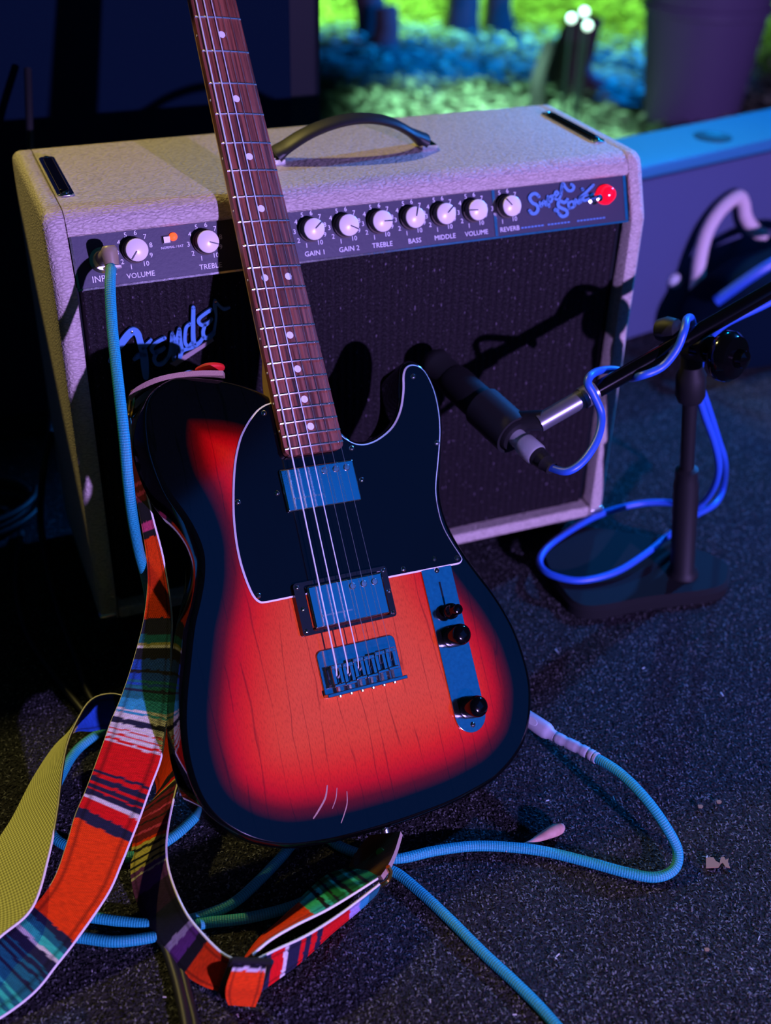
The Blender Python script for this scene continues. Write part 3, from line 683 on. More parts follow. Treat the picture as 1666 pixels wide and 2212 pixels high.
def body_mesh():
    n = len(BO); rr = 0.0045; V = []; F = []; D = []
    prof = []
    for k in range(5):
        a = R(90*k/4); prof.append((rr*(1-math.sin(a)), BT - rr*(1-math.cos(a))))
    for k in range(5):
        a = R(90*k/4); prof.append((rr*(1-math.cos(a)), BB + rr*(1-math.sin(a))))
    for ins, z in prof:
        Q = inset(BO, ins) if ins > 1e-9 else BO
        V += [(x, y, z) for x, y in Q]
        D += [0.0] * n
    for j in range(len(prof)-1):
        for i in range(n): F.append((j*n+i, (j+1)*n+i, (j+1)*n+(i+1) % n, j*n+(i+1) % n))
    F.append(tuple((len(prof)-1)*n + i for i in reversed(range(n))))
    # face: triangulated grid carrying the distance to the edge for the burst
    edge = np.array(BO); nxt = np.roll(edge, -1, axis=0)
    def dist(P):
        P = np.asarray(P); d = np.full(len(P), 9.0)
        for a, b in zip(edge, nxt):
            ab = b - a; t = np.clip(((P - a) @ ab) / max(ab @ ab, 1e-12), 0, 1); q = a + t[:, None]*ab; d = np.minimum(d, np.hypot(*(P - q).T))
        return d
    def inside(P):
        c = np.zeros(len(P), bool); x, y = P[:, 0], P[:, 1]
        for (x1, y1), (x2, y2) in zip(edge, nxt):
            cond = ((y1 > y) != (y2 > y)); 
            if y1 == y2: continue
            c ^= cond & (x < (x2-x1)*(y-y1)/(y2-y1) + x1)
        return c
    gx, gy = np.meshgrid(np.arange(-0.165, 0.17, 0.0045), np.arange(-0.147, 0.258, 0.0045)); Pg = np.c_[gx.ravel(), gy.ravel()]
    Pg = Pg[inside(Pg)]; dg = dist(Pg); Pg = Pg[dg > rr + 0.002]
    Q = inset(BO, rr)
    pts = [Vector(q) for q in Q] + [Vector(p) for p in Pg]
    vo, eo, fo, *_ = delaunay_2d_cdt(pts, [(i, (i+1) % n) for i in range(n)], [], 1, 1e-6)
    VO = [(p.x, p.y) for p in vo]; off = len(V)
    V += [(x, y, BT) for x, y in VO]; dd = dist(VO)
    ex = np.clip(np.array([y for x, y in VO]) - 0.10, 0, 1) * 0.13
    D += list(np.clip(dd - ex, 0, 1) / 0.1)
    F += [tuple(off + i for i in f) for f in fo]
    m = MB(); m.add(V, F); return m, D
bm_, D_ = body_mesh()
body = obj('body', bm_, M['burst'], gt, smooth=35)
at = body.data.attributes.new('burst', 'FLOAT', 'POINT'); at.data.foreach_set('value', np.array(D_, dtype=np.float32))
body['label'] = 'glossy slab body, orange centre fading to red and black edges'

# pickguard
pg_pts = [(-20,226.5),(-28,225.4),(-34,224),(-41.5,220.3),(-49.5,213.6),(-56.8,205.6),(-63.4,196.2),(-70.9,180.2),(-77.2,160),(-82.6,136.5),(-85.4,115.5),(-86,98),(-84.9,83.6),(-82.6,70.5),(-80.2,63.6),(-76.6,59.4),(-71.0,58.0),(-47.8,57.9),(0,57.9),(50,57.8),(95,57.5),(116,57.3),(121.2,57.9),(124.2,60.6),(123.8,64.4),(118.2,77.5),(113.4,92),(112.0,107),(114.4,128),(124,154),(132.4,178),(136.6,199),(136.8,220),(131.8,238),(123.2,245),(114.2,244.6),(108.0,237.5),(103.6,222),(95.8,204.5),(84.2,190.8),(68.6,182.0),(55,178.6),(44.6,180.0),(36,185.5),(28,193),(10,200)]
PGO = [(p.x/1000, p.y/1000) for p in cr(pg_pts, 4, True)]
if area2(PGO) < 0: PGO.reverse()
n = len(PGO)
m = MB(); I1 = inset(PGO, 0.0014)
V = [(x, y, BT) for x, y in PGO] + [(x, y, BT+0.0008) for x, y in PGO] + [(x, y, BT+0.0022) for x, y in I1]
F = [(i, (i+1) % n, n+(i+1) % n, n+i) for i in range(n)]; mi0 = len(F)
F2 = [(n+i, n+(i+1) % n, 2*n+(i+1) % n, 2*n+i) for i in range(n)]
m.add(V, F, 0); m.m = [0]*len(F); m.f += F2; m.m += [1]*len(F2)
pgm = MB(); pgm.prism(I1, BT+0.0002, BT+0.0022)
pg = obj('pickguard', pgm, M['black_gloss'], gt, smooth=0); pg['label'] = 'black pickguard with thin white edge'
obj('white_edge', m, [M['black_gloss'], M['white_ply']], pg, smooth=0)
def screw(px_, py_, z, parent, r=0.0027):
    s = MB(); s.lathe([(r, 0), (r*0.85, r*0.35), (r*0.5, r*0.55), (0.0001, r*0.6)], (px_, py_, z), n=14)
    a = random.uniform(0, 1.5)
    for t in (a, a + math.pi/2):
        c, q = math.cos(t)*r*0.55, math.sin(t)*r*0.55; w = r*0.13
        V = [(px_+c-q/ r*w/0.55, py_+q+c/r*w/0.55, 0), (px_-c-q/r*w/0.55, py_-q+c/r*w/0.55, 0), (px_-c+q/r*w/0.55, py_-q-c/r*w/0.55, 0), (px_+c+q/r*w/0.55, py_+q-c/r*w/0.55, 0)]
        V = [(x, y, z+h) for h in (r*0.3, r*0.63) for x, y, _ in V]
        s.add(V, [(3,2,1,0),(4,5,6,7),(0,1,5,4),(1,2,6,5),(2,3,7,6),(3,0,4,7)], 1)
    return obj('screw', s, [M['chrome'], M['black_plastic']], parent, smooth=40)
for x, y in ((-35.9,216.9),(-76.5,144.6),(-76.5,65),(38.8,176.1),(117.5,234.1),(126,170),(62.2,62.9),(118.5,63)):
    screw(x/1000, y/1000, BT+0.0022, pg)

# fretboard, frets, dots
SL = 0.648
def hw(y): return (0.0420 + (0.0562-0.0420)*(SL-y)/(SL-SL/2**(22/12)))/2
def arch(x, y): return (hw(y)**2 - x*x) / (2*0.241)
fb = MB(); V = []; F = []; ys = [0.1755, 0.1758, 0.1765, 0.1778, 0.1795, 0.182] + list(np.linspace(0.19, SL, 40)); K = 12
for y in ys:
    h = hw(y); q = max(0, 0.182 - y)
    h -= 0.0065 - math.sqrt(max(0.0065**2 - q*q, 0)) if q > 0 else 0
    for k in range(K+1):
        x = -h + 2*h*k/K; V.append((x, y, arch(x, y)))
    V.append((h, y, -0.0062)); V.append((-h, y, -0.0062))
w = K + 3
for j in range(len(ys)-1):
    for k in range(w): F.append((j*w+k, j*w+(k+1) % w, (j+1)*w+(k+1) % w, (j+1)*w+k))
F.append(tuple(reversed(range(w)))); F.append(tuple((len(ys)-1)*w + k for k in range(w)))
fbo = obj('fretboard', fb.add(V, F), M['rosewood'], gt, smooth=40); fbo['label'] = 'streaky brown rosewood fretboard'
for nf in range(1, 23):
    y = SL/2**(nf/12); h = hw(y) - 0.0004
    obj('fret', MB().tube([(x, y, arch(x, y)+0.0002) for x in np.linspace(-h, h, 13)], 0.0011, 8), M['nickel'], fbo)
def dot(x, y, r):
    obj('inlay_dot', MB().lathe([(r, -0.001), (r, 0.00012), (0.0001, 0.00012)], (x, y, arch(x, y)), n=20), M['pearl'], fbo, smooth=30)
for nf in (3, 5, 7, 9, 12, 15, 17, 19, 21):
    y = (SL/2**(nf/12) + SL/2**((nf-1)/12))/2
    if nf == 12: dot(-0.0112, y, 0.0032); dot(0.0112, y, 0.0032)
    else: dot(0, y, 0.0032)
    obj('side_dot', MB().lathe([(0.0011, 0), (0.0009, 0.0003), (0.0001, 0.0004)], (-hw(y), y, -0.0026), (-1, 0, 0), 10), M['pearl'], fbo)
# neck
nk = MB(); V = []; F = []; ys = [0.1765, 0.1790] + list(np.linspace(0.185, SL+0.012, 50)); K = 16
for y in ys:
    h = hw(min(y, SL)) - 0.0002; heel = min(1, max(0, (0.262-y)/0.03)); d = 0.0155 + 0.0035*(SL-y)/0.46 + heel*0.003
    if y < 0.182: h -= 0.004*(0.182-y)/0.006
    ex = 2.0/(2.2 + heel*6)
    for k in range(K+1):
        t = math.pi*k/K; c, s_ = math.cos(t), math.sin(t)
        V.append((h*math.copysign(abs(c)**ex, c), y, -0.0050 - d*(abs(s_)**ex)))
w = K + 1
for j in range(len(ys)-1):
    for k in range(w): F.append((j*w+k, j*w+(k+1) % w, (j+1)*w+(k+1) % w, (j+1)*w+k))
F.append(tuple(reversed(range(w)))); F.append(tuple((len(ys)-1)*w + k for k in range(w)))
neck = obj('neck', nk.add(V, F), M['maple'], gt, smooth=50); neck['label'] = 'satin maple neck'
obj('nut', MB().box((-0.0212, SL, -0.003), (0.0212, SL+0.004, 0.0028)), M['pearl'], gt, bevel=(0.0006, 2))
hs = [(p.x, p.y) for p in cr([(0.0212,0.650),(0.0200,0.672),(0.0120,0.705),(0.0080,0.760),(0.0075,0.800),(0.0,0.826),(-0.020,0.838),(-0.040,0.834),(-0.050,0.820),(-0.048,0.800),(-0.047,0.740),(-0.043,0.695),(-0.034,0.675),(-0.0212,0.650)], 5)]
head = obj('headstock', MB().prism(hs, -0.019, -0.0055), M['maple'], gt, bevel=(0.0015, 2))
for q in range(6):
    x, y = -0.026 + 0.003*q, 0.690 + 0.0255*q
    obj('tuner', MB().lathe([(0.0050, 0), (0.0050, 0.002), (0.0030, 0.0025), (0.0030, 0.012), (0.0036, 0.014)], (x, y, -0.0055), n=14).box((x-0.040, y-0.004, -0.018), (x-0.024, y+0.004, -0.008)).tube([(x-0.026, y, -0.013), (x, y, -0.013)], 0.002, 8), M['nickel'], head)

# pickups
def rbox(a, b): return MB().box(a, b)
pu1 = obj('neck_pickup', rbox((-0.0350, 0.1288, BT+0.001), (0.0362, 0.1660, -0.0042)), M['chrome'], gt, bevel=(0.0016, 3)); pu1['label'] = 'chrome covered neck pickup'
pu2 = obj('bridge_pickup', rbox((-0.0350, 0.0278, BT+0.001), (0.0366, 0.0640, -0.0008)), M['chrome'], gt, bevel=(0.0016, 3)); pu2['label'] = 'chrome covered bridge pickup in a black ring'
for pu, yt, yr, zt_ in ((pu1, 0.1595, 0.1395, -0.0042), (pu2, 0.0570, 0.0375, -0.0008)):
    for x in (0.0065, 0.0175, 0.0280):
        obj('pole_screw', MB().lathe([(0.0030, -0.001), (0.0030, 0.0004), (0.0024, 0.0009), (0.0001, 0.0010)], (x, yt, zt_), n=16), M['nickel'], pu)
    obj('rail', MB().box((-0.0270, yr-0.0007, zt_-0.001), (0.0015, yr+0.0007, zt_+0.0005)), M['nickel'], pu, smooth=0)
ring = MB(); a = rrect(-0.0466, 0.0238, 0.0446, 0.0690, 0.003); b_ = rrect(-0.0366, 0.0264, 0.0382, 0.0654, 0.002); n = len(a)
V = [(x, y, BT) for x, y in a] + [(x*0.985, 0.0464+(y-0.0464)*0.985, -0.0040) for x, y in a] + [(x, y, -0.0040) for x, y in b_] + [(x, y, BT) for x, y in b_]
F = [(k*n+i, k*n+(i+1) % n, (k+1)*n+(i+1) % n, (k+1)*n+i) for k in range(3) for i in range(n)]
obj('pickup_ring', ring.add(V, F), M['black_plastic'], pu2, smooth=30)
for x, y in ((-0.0425, 0.0278), (0.0405, 0.0278), (-0.0425, 0.0650), (0.0405, 0.0650), (-0.0415, 0.0464), (0.0415, 0.0464)):
    screw(x, y, -0.0040, pu2, 0.0021)
for x in (-0.0400, 0.0415): screw(x, 0.1470, BT+0.0022, pu1, 0.0026)

# bridge
br = MB(); O = [(-0.0372, -0.0285), (0.0384, -0.0285)] + [(0.0384-0.005+0.005*math.cos(R(t)), 0.0045+0.005*math.sin(R(t))) for t in range(0, 91, 18)] + [(-0.0372+0.005+0.005*math.cos(R(t)), 0.0045+0.005*math.sin(R(t))) for t in range(90, 181, 18)]
br.prism(O, BT, BT+0.0018); br.box((-0.0378, -0.0300, BT), (0.0390, -0.0268, BT+0.0088)); 
bridge = obj('bridge', br, M['brushed'], gt, bevel=(0.0006, 2)); bridge['label'] = 'chrome hardtail bridge with six saddles'
offs = (-0.0038, -0.0042, -0.0022, -0.0026, -0.0012, -0.0006)
SX = [-0.0263 + 0.01052*q for q in range(6)]
for q in range(6):
    x = SX[q] + 0.0005; o = offs[q]
    s = MB()
    s.box((x-0.0050, -0.0165+o, BT+0.0045), (x-0.0016, -0.0010+o, BT+0.0108)); s.box((x+0.0016, -0.0165+o, BT+0.0045), (x+0.0050, -0.0010+o, BT+0.0108))
    s.box((x-0.0050, -0.0040+o, BT+0.0045), (x+0.0050, -0.0006+o, BT+0.0116)); s.box((x-0.0050, -0.0190+o, BT+0.0040), (x+0.0050, -0.0165+o, BT+0.0116))
    sd = obj('saddle', s, M['chrome'], bridge, bevel=(0.0004, 1))
    t = MB()
    for sx in (-0.0033, 0.0033): t.lathe([(0.0011, 0), (0.0011, 0.0095), (0.0006, 0.0100)], (x+sx, -0.0024+o, BT+0.0018), n=8)
    obj('height_screw', t, M['nickel'], bridge)
    sp = [(x + 0.0016*math.cos(k*1.05), -0.0190+o - (0.0082+o)*k/48.0, BT+0.0058+0.0016*math.sin(k*1.05)) for k in range(49)]
    obj('spring', MB().tube(sp, 0.00032, 5).tube([(x, -0.0165+o, BT+0.0058), (x, -0.0315, BT+0.0058)], 0.0009, 8).lathe([(0.0019, 0), (0.0017, 0.0014), (0.0001, 0.0018)], (x, -0.0300, BT+0.0058), (0, -1, 0), 10), M['nickel'], bridge)

# strings
gauge = (0.00072, 0.00062, 0.00052, 0.00028, 0.00023, 0.00020)
for q in range(6):
    xs, xn = SX[q], -0.0175 + 0.007*q; y0 = -0.0022 + offs[q]; z0 = BT + 0.0122
    st = MB().tube([(xs, -0.0118+offs[q], BT+0.002), (xs, -0.0090+offs[q], BT+0.0095), (xs, y0, z0), (xn, SL+0.002, 0.0026+gauge[q])], gauge[q], 8)
    obj('string', st, M['wound_string'] if q < 3 else M['steel_string'], gt)

# control plate
cpx = 0.0953
cpo = [(cpx + 0.0158*math.cos(R(t)), 0.0565 + 0.0158*math.sin(R(t))) for t in range(0, 181, 12)] + [(cpx + 0.0158*math.cos(R(t)), -0.0745 + 0.0158*math.sin(R(t))) for t in range(180, 361, 12)]
plate = obj('control_plate', MB().prism(cpo, BT, BT+0.0015), M['brushed'], gt, bevel=(0.0004, 2)); plate['label'] = 'chrome control plate with switch and two black knobs'
ZP = BT + 0.0015
obj('switch_slot', MB().box((cpx-0.0009, 0.0165, ZP-0.0010), (cpx+0.0009, 0.0455, ZP+0.00015)), M['black_plastic'], plate, smooth=0)
sw = MB().lathe([(0.0012, 0), (0.0012, 0.004), (0.0060, 0.0045), (0.0074, 0.0070), (0.0070, 0.0105), (0.0052, 0.0125), (0.0046, 0.0150), (0.0046, 0.0205), (0.0040, 0.0212)], (cpx, 0.0175, ZP-0.001), (0.05, 0.02, 1), 24)
obj('selector_switch', sw, M['black_gloss'], plate, smooth=50)
for ky in (-0.0040, -0.0680):
    k = MB(); nn = 60; prof = [(0.0096, 0.0), (0.0100, 0.0010), (0.0100, 0.0060), (0.0097, 0.0070)]
    V = []; F = []
    for (r, h) in prof:
        for q in range(nn):
            rr = r*(1.0 if q % 2 else 0.955) if 0.0005 < h < 0.0065 else r
            V.append((cpx + rr*math.cos(2*math.pi*q/nn), ky + rr*math.sin(2*math.pi*q/nn), ZP + h))
    for i in range(3):
        for q in range(nn): F.append((i*nn+q, i*nn+(q+1) % nn, (i+1)*nn+(q+1) % nn, (i+1)*nn+q))
    k.add(V, F)
    k.lathe([(0.0096, 0.0068), (0.0096, 0.0150), (0.0090, 0.0175), (0.0074, 0.0194), (0.0050, 0.0205), (0.0001, 0.0210)], (cpx, ky, ZP), n=32)
    obj('control_knob', k, M['black_gloss'], plate, smooth=40)
for y in (0.0665, 0.0560, -0.0835): screw(cpx, y, ZP, plate, 0.0026)
# jack cup and strap buttons
JP = Vector((0.1600, -0.0880, -0.0300)); JN = Vector((0.90, -0.43, 0)).normalized()
obj('jack_cup', MB().lathe([(0.0110, -0.002), (0.0110, 0.0012), (0.0090, 0.0020), (0.0060, 0.0010)], JP, JN, 24), M['chrome'], gt)
obj('strap_button', MB().lathe([(0.0050, -0.001), (0.0040, 0.003), (0.0040, 0.008), (0.0072, 0.0095), (0.0072, 0.0110), (0.0040, 0.0125)], (0.0, -0.1462, -0.030), (0, -1, 0), 18), M['nickel'], gt)
obj('strap_button', MB().lathe([(0.0050, -0.001), (0.0040, 0.003), (0.0040, 0.008), (0.0072, 0.0095), (0.0072, 0.0110), (0.0040, 0.0125)], (-0.085, 0.2545, -0.034), (-0.15, 1, 0), 18), M['nickel'], gt)
# thin pale streaks laid on the face near the lower edge
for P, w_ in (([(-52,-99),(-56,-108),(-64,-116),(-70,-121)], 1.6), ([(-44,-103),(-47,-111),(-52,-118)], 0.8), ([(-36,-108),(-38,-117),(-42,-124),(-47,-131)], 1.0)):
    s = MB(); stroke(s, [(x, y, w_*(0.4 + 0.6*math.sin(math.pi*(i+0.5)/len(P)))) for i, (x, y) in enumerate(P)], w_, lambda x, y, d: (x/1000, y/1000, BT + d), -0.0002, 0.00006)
    obj('pale_streak', s, M['suede'], body, smooth=0)
# ------------------------------------------------------------------ woven strap
def interp(x, X, Y):
    return float(np.interp(x, X, Y))
C_ = dict(blk=(0.010,0.010,0.018), navy=(0.014,0.016,0.045), red=(0.80,0.004,0.006), org=(1.0,0.055,0.001), wht=(0.78,0.74,0.70), teal=(0.010,0.16,0.20), cyan=(0.03,0.36,0.52), blue=(0.010,0.075,0.42),
          mint=(0.04,0.62,0.42), grn=(0.008,0.22,0.075), yel=(0.68,0.60,0.16), mar=(0.20,0.010,0.035), pink=(0.70,0.06,0.22), pur=(0.15,0.035,0.28), dpur=(0.045,0.018,0.07), lav=(0.45,0.36,0.72), olv=(0.40,0.36,0.10))
def ribbon(parent, ST, stripes, step=0.0011, nx=18, th=0.0026, wob=1.0, pipe=(1, 1)):
    """ST: list of (E1, E2, key); front colour stripes are listed as (key, colour) and hold up to that key"""
    S = cr([(*a, *b) for a, b, k in ST], 24); ks = []
    for i in range(len(ST)-1):
        for q in range(24): ks.append(ST[i][2] + (ST[i+1][2]-ST[i][2])*q/24)
    ks.append(ST[-1][2])
    S = np.array([list(s) for s in S]); mid = (S[:, :3] + S[:, 3:]) / 2
    L = np.r_[0, np.cumsum(np.linalg.norm(np.diff(mid, axis=0), axis=1))]
    n = max(8, int(L[-1]/step)); l = np.linspace(0, L[-1], n)
    S = np.stack([np.interp(l, L, S[:, c]) for c in range(6)], 1); K = np.interp(l, L, np.array(ks))
    E1, E2 = S[:, :3], S[:, 3:]; T = np.gradient((E1+E2)/2, axis=0); Wd = E2 - E1
    N_ = np.cross(Wd, T); N_ /= np.linalg.norm(N_, axis=1)[:, None] + 1e-12
    kk = [s[0] for s in stripes]; cc = [C_[s[1]] for s in stripes]; dk = np.gradient(K)/max(l[1]-l[0], 1e-9)
    u = np.linspace(0, 1, nx)
    F = np.array([(i*nx+j, i*nx+j+1, (i+1)*nx+j+1, (i+1)*nx+j) for i in range(n-1) for j in range(nx-1)])
    col = np.zeros((n*nx, 3)); wl = float(np.mean(np.linalg.norm(Wd, axis=1)))
    for i in range(n):
        for j in range(nx):
            w = noise.noise((u[j]*5.0, l[i]*90, 1.7))*0.0011 + noise.noise((u[j]*16.0, l[i]*160, 7.7))*0.0006
            key = K[i] + w*abs(dk[i])*wob; q = int(np.searchsorted(kk, key)); q = min(q, len(cc)-1)
            f = 1.0 + 0.35*noise.noise((u[j]*9, l[i]*700, 3.0))
            if j in (2, nx-3) and q >= 0: f *= 0.45
            col[i*nx+j] = np.array(cc[q]) * max(f, 0.3)
    crown = 0.0016*np.sin(np.pi*u)
    P = E1[:, None, :]*(1-u)[None, :, None] + E2[:, None, :]*u[None, :, None]
    P[:, :, 2] = np.maximum(P[:, :, 2], 0.0026)
    uvs = np.stack([np.repeat(l, nx), np.tile(u*wl, n), np.zeros(n*nx)], 1).astype(np.float32)
    o0 = np.array(parent['o0'])
    out = []
    for nm, sg, mt in (('webbing', -1, M['serape']), ('canvas_backing', 1, M['olive_canvas'])):
        Q = (P + N_[:, None, :]*sg*(th/2 if sg > 0 else th/2) ).reshape(-1, 3) - o0
        FF = F if sg > 0 else F[:, ::-1]
        o = quick_mesh(nm, Q, FF, mt, col if sg < 0 else None, parent)
        o.data.polygons.foreach_set('use_smooth', [True]*len(o.data.polygons))
        a = o.data.attributes.new('tuv', 'FLOAT_VECTOR', 'POINT'); a.data.foreach_set('vector', uvs.ravel())
        out.append(o)
    for E, on in ((E1, pipe[0]), (E2, pipe[1])):
        if on:
            Z = E[::4].copy(); Z[:, 2] = np.maximum(Z[:, 2], 0.0028)
            obj('edge_piping', MB().tube([tuple(p) for p in Z], 0.0010, 6), M['white_pipe'], parent)
    return out
strap = thing('guitar_strap', 'striped serape guitar strap in orange, red and teal coiled on the carpet', 'guitar strap', (0.02, -0.36, 0))
DY = [860, 950, 1130, 1300, 1460, 1560, 1650, 1750, 1830, 1900, 1980, 2080, 2170, 2270]; DD = [1.018, 1.018, 1.013, 1.0, 0.985, 0.972, 0.958, 0.945, 0.935, 0.925, 0.912, 0.895, 0.880, 0.866]
def fs(l, r):
    a, b = dep(*l, interp(l[1], DY, DD) + 0.004), dep(*r, interp(r[1], DY, DD) - 0.004)
    for p in (a, b): p.z = max(p.z, 0.004)
    return (a, b, (l[1] + r[1])/2)
ST = [fs(*p) for p in (((257,872),(274,872)), ((264,912),(282,912)), ((275,952),(287,950)), ((294,1060),(313,1050)), ((309,1140),(333,1130)), ((318,1200),(350,1195)), ((321,1262),(363,1265)), ((313,1335),(371,1335)), ((301,1387),(370,1385)), ((283,1450),(368,1455)), ((262,1510),(366,1525)),
      ((242,1557),(356,1583)), ((225,1605),(347,1640)), ((205,1660),(325,1700)), ((184,1715),(302,1765)), ((164,1762),(281,1818)), ((144,1830),(262,1865)), ((118,1900),(232,1932)), ((78,1955),(166,2028)), ((28,1994),(123,2083)), ((-30,2035),(75,2142)), ((-95,2080),(5,2205)), ((-165,2112),(-75,2262)))]
front = [(925,'pur'),(950,'blk'),(1040,'mar'),(1048,'pink'),(1060,'mar'),(1068,'pink'),(1080,'mar'),(1125,'blk'),(1145,'pink'),(1160,'blk'),(1335,'org'),(1372,'navy'),(1390,'teal'),(1396,'olv'),(1401,'wht'),(1425,'blk'),(1448,'blue'),(1455,'blk'),(1470,'blue'),(1476,'teal'),(1482,'blue'),(1490,'teal'),(1496,'navy'),(1512,'teal'),(1536,'cyan'),(1541,'wht'),(1546,'cyan'),(1559,'wht'),(1571,'navy'),(1584,'wht'),(1587,'red'),(1595,'wht'),(1599,'red'),(1606,'wht'),(1612,'red'),(1616,'wht'),
         (1681,'red'),(1687,'navy'),(1695,'red'),(1706,'navy'),(1712,'red'),(1722,'navy'),(1725,'red'),(1737,'navy'),(1745,'wht'),(1770,'red'),(1793,'navy'),(1996,'org'),(2008,'navy'),(2020,'teal'),(2033,'mint'),(2039,'wht'),(2056,'navy'),(2059,'teal'),(2066,'navy'),(2071,'teal'),(2076,'navy'),(2088,'teal'),(2093,'navy'),(2108,'teal'),(2112,'mint'),(2120,'teal'),(2127,'mint'),(2133,'teal'),(2142,'mint'),(2160,'teal'),(2400,'navy')]
ribbon(strap, ST, front)
def tb(b, zb, t, zt_, k): return (flr(b[0], b[1], zb), flr(t[0], t[1], zt_), k)
ST = [(Vector(ST[-1][0]), Vector(ST[-1][1]), -3.0)]
ST += [tb((-210,2230),.006,(-190,2310),.020,-2.2), tb((-255,2120),.004,(-215,2215),.030,-1.4), tb((-200,2050),.004,(-90,2100),.03,-0.6),
      tb((-120,1990),.005,(0,2024),.032,0), tb((-60,1915),.006,(70,1960),.040,1), tb((-12,1830),.008,(105,1850),.046,2), tb((28,1768),.010,(124,1750),.050,3), tb((73,1682),.016,(135,1660),.058,4), tb((120,1612),.026,(148,1600),.066,5),
      tb((160,1580),.030,(172,1547),.072,6), tb((196,1578),.032,(195,1514),.076,7), tb((232,1574),.034,(226,1500),.078,8), tb((266,1592),.030,(264,1503),.076,9), tb((305,1630),.022,(318,1535),.068,10), tb((338,1690),.014,(378,1590),.060,11),
      tb((335,1725),.008,(394,1655),.056,12), tb((302,1760),.005,(380,1706),.050,13), tb((290,1812),.004,(364,1780),.048,14), tb((285,1886),.004,(359,1842),.047,15), tb((300,1955),.004,(371,1902),.046,16), tb((338,2030),.004,(401,1970),.046,17), tb((388,2092),.004,(441,2021),.046,18), tb((436,2126),.004,(482,2060),.046,19), tb((486,2142),.004,(520,2078),.046,20)]
loop = [(5.4,'red'),(6.0,'olv'),(8.6,'blue'),(9.5,'navy'),(11.75,'org'),(12.1,'blk'),(12.35,'red'),(12.5,'yel'),(12.8,'blk'),(13.0,'mar'),(13.1,'blk'),(13.35,'mar'),(13.42,'pink'),(13.6,'mar'),(13.66,'blk'),(13.9,'mar'),(13.98,'pink'),(14.2,'mar'),(14.3,'org'),(14.4,'yel'),(14.5,'blk'),(14.68,'yel'),(14.75,'blk'),(14.9,'yel'),(14.97,'blk'),(15.05,'yel'),(15.2,'pur'),(15.26,'wht'),(15.8,'pur'),(16.5,'dpur'),(17.3,'navy'),(17.5,'lav'),(17.85,'pur'),(18.25,'blk'),(30,'org')]
ribbon(strap, ST, loop, pipe=(0, 1))
# folded end beyond the slider
ST = [tb((548,2150),.004,(560,2070),.046,0), tb((590,2120),.004,(600,2050),.046,1), tb((650,2075),.004,(660,2022),.046,2), tb((715,2015),.004,(720,1985),.046,3), tb((775,1965),.005,(775,1945),.045,4), tb((812,1930),.008,(822,1908),.044,5)]
ribbon(strap, ST, [(0.35,'org'),(0.75,'navy'),(1.25,'red'),(1.4,'wht'),(1.85,'navy'),(2.0,'red'),(2.2,'navy'),(2.4,'red'),(2.6,'navy'),(3.6,'red'),(4.0,'lav'),(4.4,'cyan'),(9,'teal')], pipe=(0, 1))
ST = [tb((520,2085),.006,(546,2062),.048,0), tb((560,2030),.006,(585,2030),.048,1), tb((610,1985),.005,(640,1998),.047,2), tb((668,1925),.004,(705,1966),.047,3), tb((712,1890),.004,(762,1932),.046,4), tb((775,1872),.006,(818,1896),.044,5)]
ribbon(strap, [(b, a, k) for a, b, k in ST], [(2.6,'org'),(3.0,'mint'),(3.15,'blk'),(3.3,'mint'),(3.45,'grn'),(3.55,'blk'),(3.8,'grn'),(3.9,'mint'),(4.05,'blk'),(4.3,'grn'),(4.4,'mint'),(4.5,'grn'),(4.6,'blk'),(4.9,'grn'),(9,'grn')], pipe=(1, 0))
# roll of webbing through the slider
ST = [tb((488,2150),.016,(560,2152),.016,0.0), tb((490,2125),.034,(568,2128),.034,0.5), tb((505,2085),.046,(575,2088),.046,1), tb((508,2076),.040,(575,2078),.040,1.3)]
rollp = [(flr(494, 2168, .004), flr(552, 2172, .004), -0.3)] + ST
ribbon(strap, [(b, a, k) for a, b, k in rollp], [(0.85,'org'),(0.95,'wht'),(1.05,'blk'),(9,'lav')], pipe=(0, 0))
# slider frame
sl = MB(); a, b = flr(502, 2074, .050), flr(586, 2077, .050); c, d = flr(552, 2150, .003), flr(474, 2150, .003)
sl.tube([a, b], 0.0024, 8).tube([b, c], 0.0022, 8).tube([c, d], 0.0022, 8).tube([d, a], 0.0022, 8)
obj('slider_buckle', sl, M['black_paint'], strap)
# leather ends
def leather(parent, ST, m1, m2, th=0.003):
    S = cr([(*a, *b) for a, b in ST], 6); n = len(S); V = []; F = []
    for i, s in enumerate(S):
        a, b = Vector(s[:3]), Vector(s[3:]); p = Vector(S[max(i-1,0)][:3]); q = Vector(S[min(i+1,n-1)][:3]); nn = (b-a).cross(q-p).normalized()*th/2
        V += [a-nn, b-nn, b+nn, a+nn]
    m = MB()
    for i in range(n-1):
        for k in range(4): F.append((i*4+k, i*4+(k+1) % 4, (i+1)*4+(k+1) % 4, (i+1)*4+k))
    F += [(3,2,1,0), tuple((n-1)*4+k for k in range(4))]
    m.add(V, F); mi = []
    for i in range(n-1): mi += [0, 1, 0, 1]
    m.m = mi + [1, 1]
    return obj('leather_end', m, [m1, m2], parent, smooth=40)
e1 = leather(strap, [(dep(482,806,0.992), dep(486,812,1.020)), (dep(430,806,0.986), dep(438,812,1.020)), (dep(380,811,0.982), dep(388,818,1.018)), (dep(335,822,0.980), dep(343,830,1.016)), (dep(296,842,0.985), dep(302,850,1.014)), (dep(280,862,0.992), dep(286,868,1.014))], M['suede'], M['suede'], 0.0042)
e1['label'] = 'pale suede leather end at the upper strap button'
leather(strap, [(dep(336,842,0.992), dep(342,848,1.014)), (dep(312,856,0.990), dep(318,862,1.014)), (dep(288,878,0.994), dep(293,884,1.014))], M['suede'], M['suede'], 0.005)
Pb = g2w((-0.085, 0.2600, -0.034))
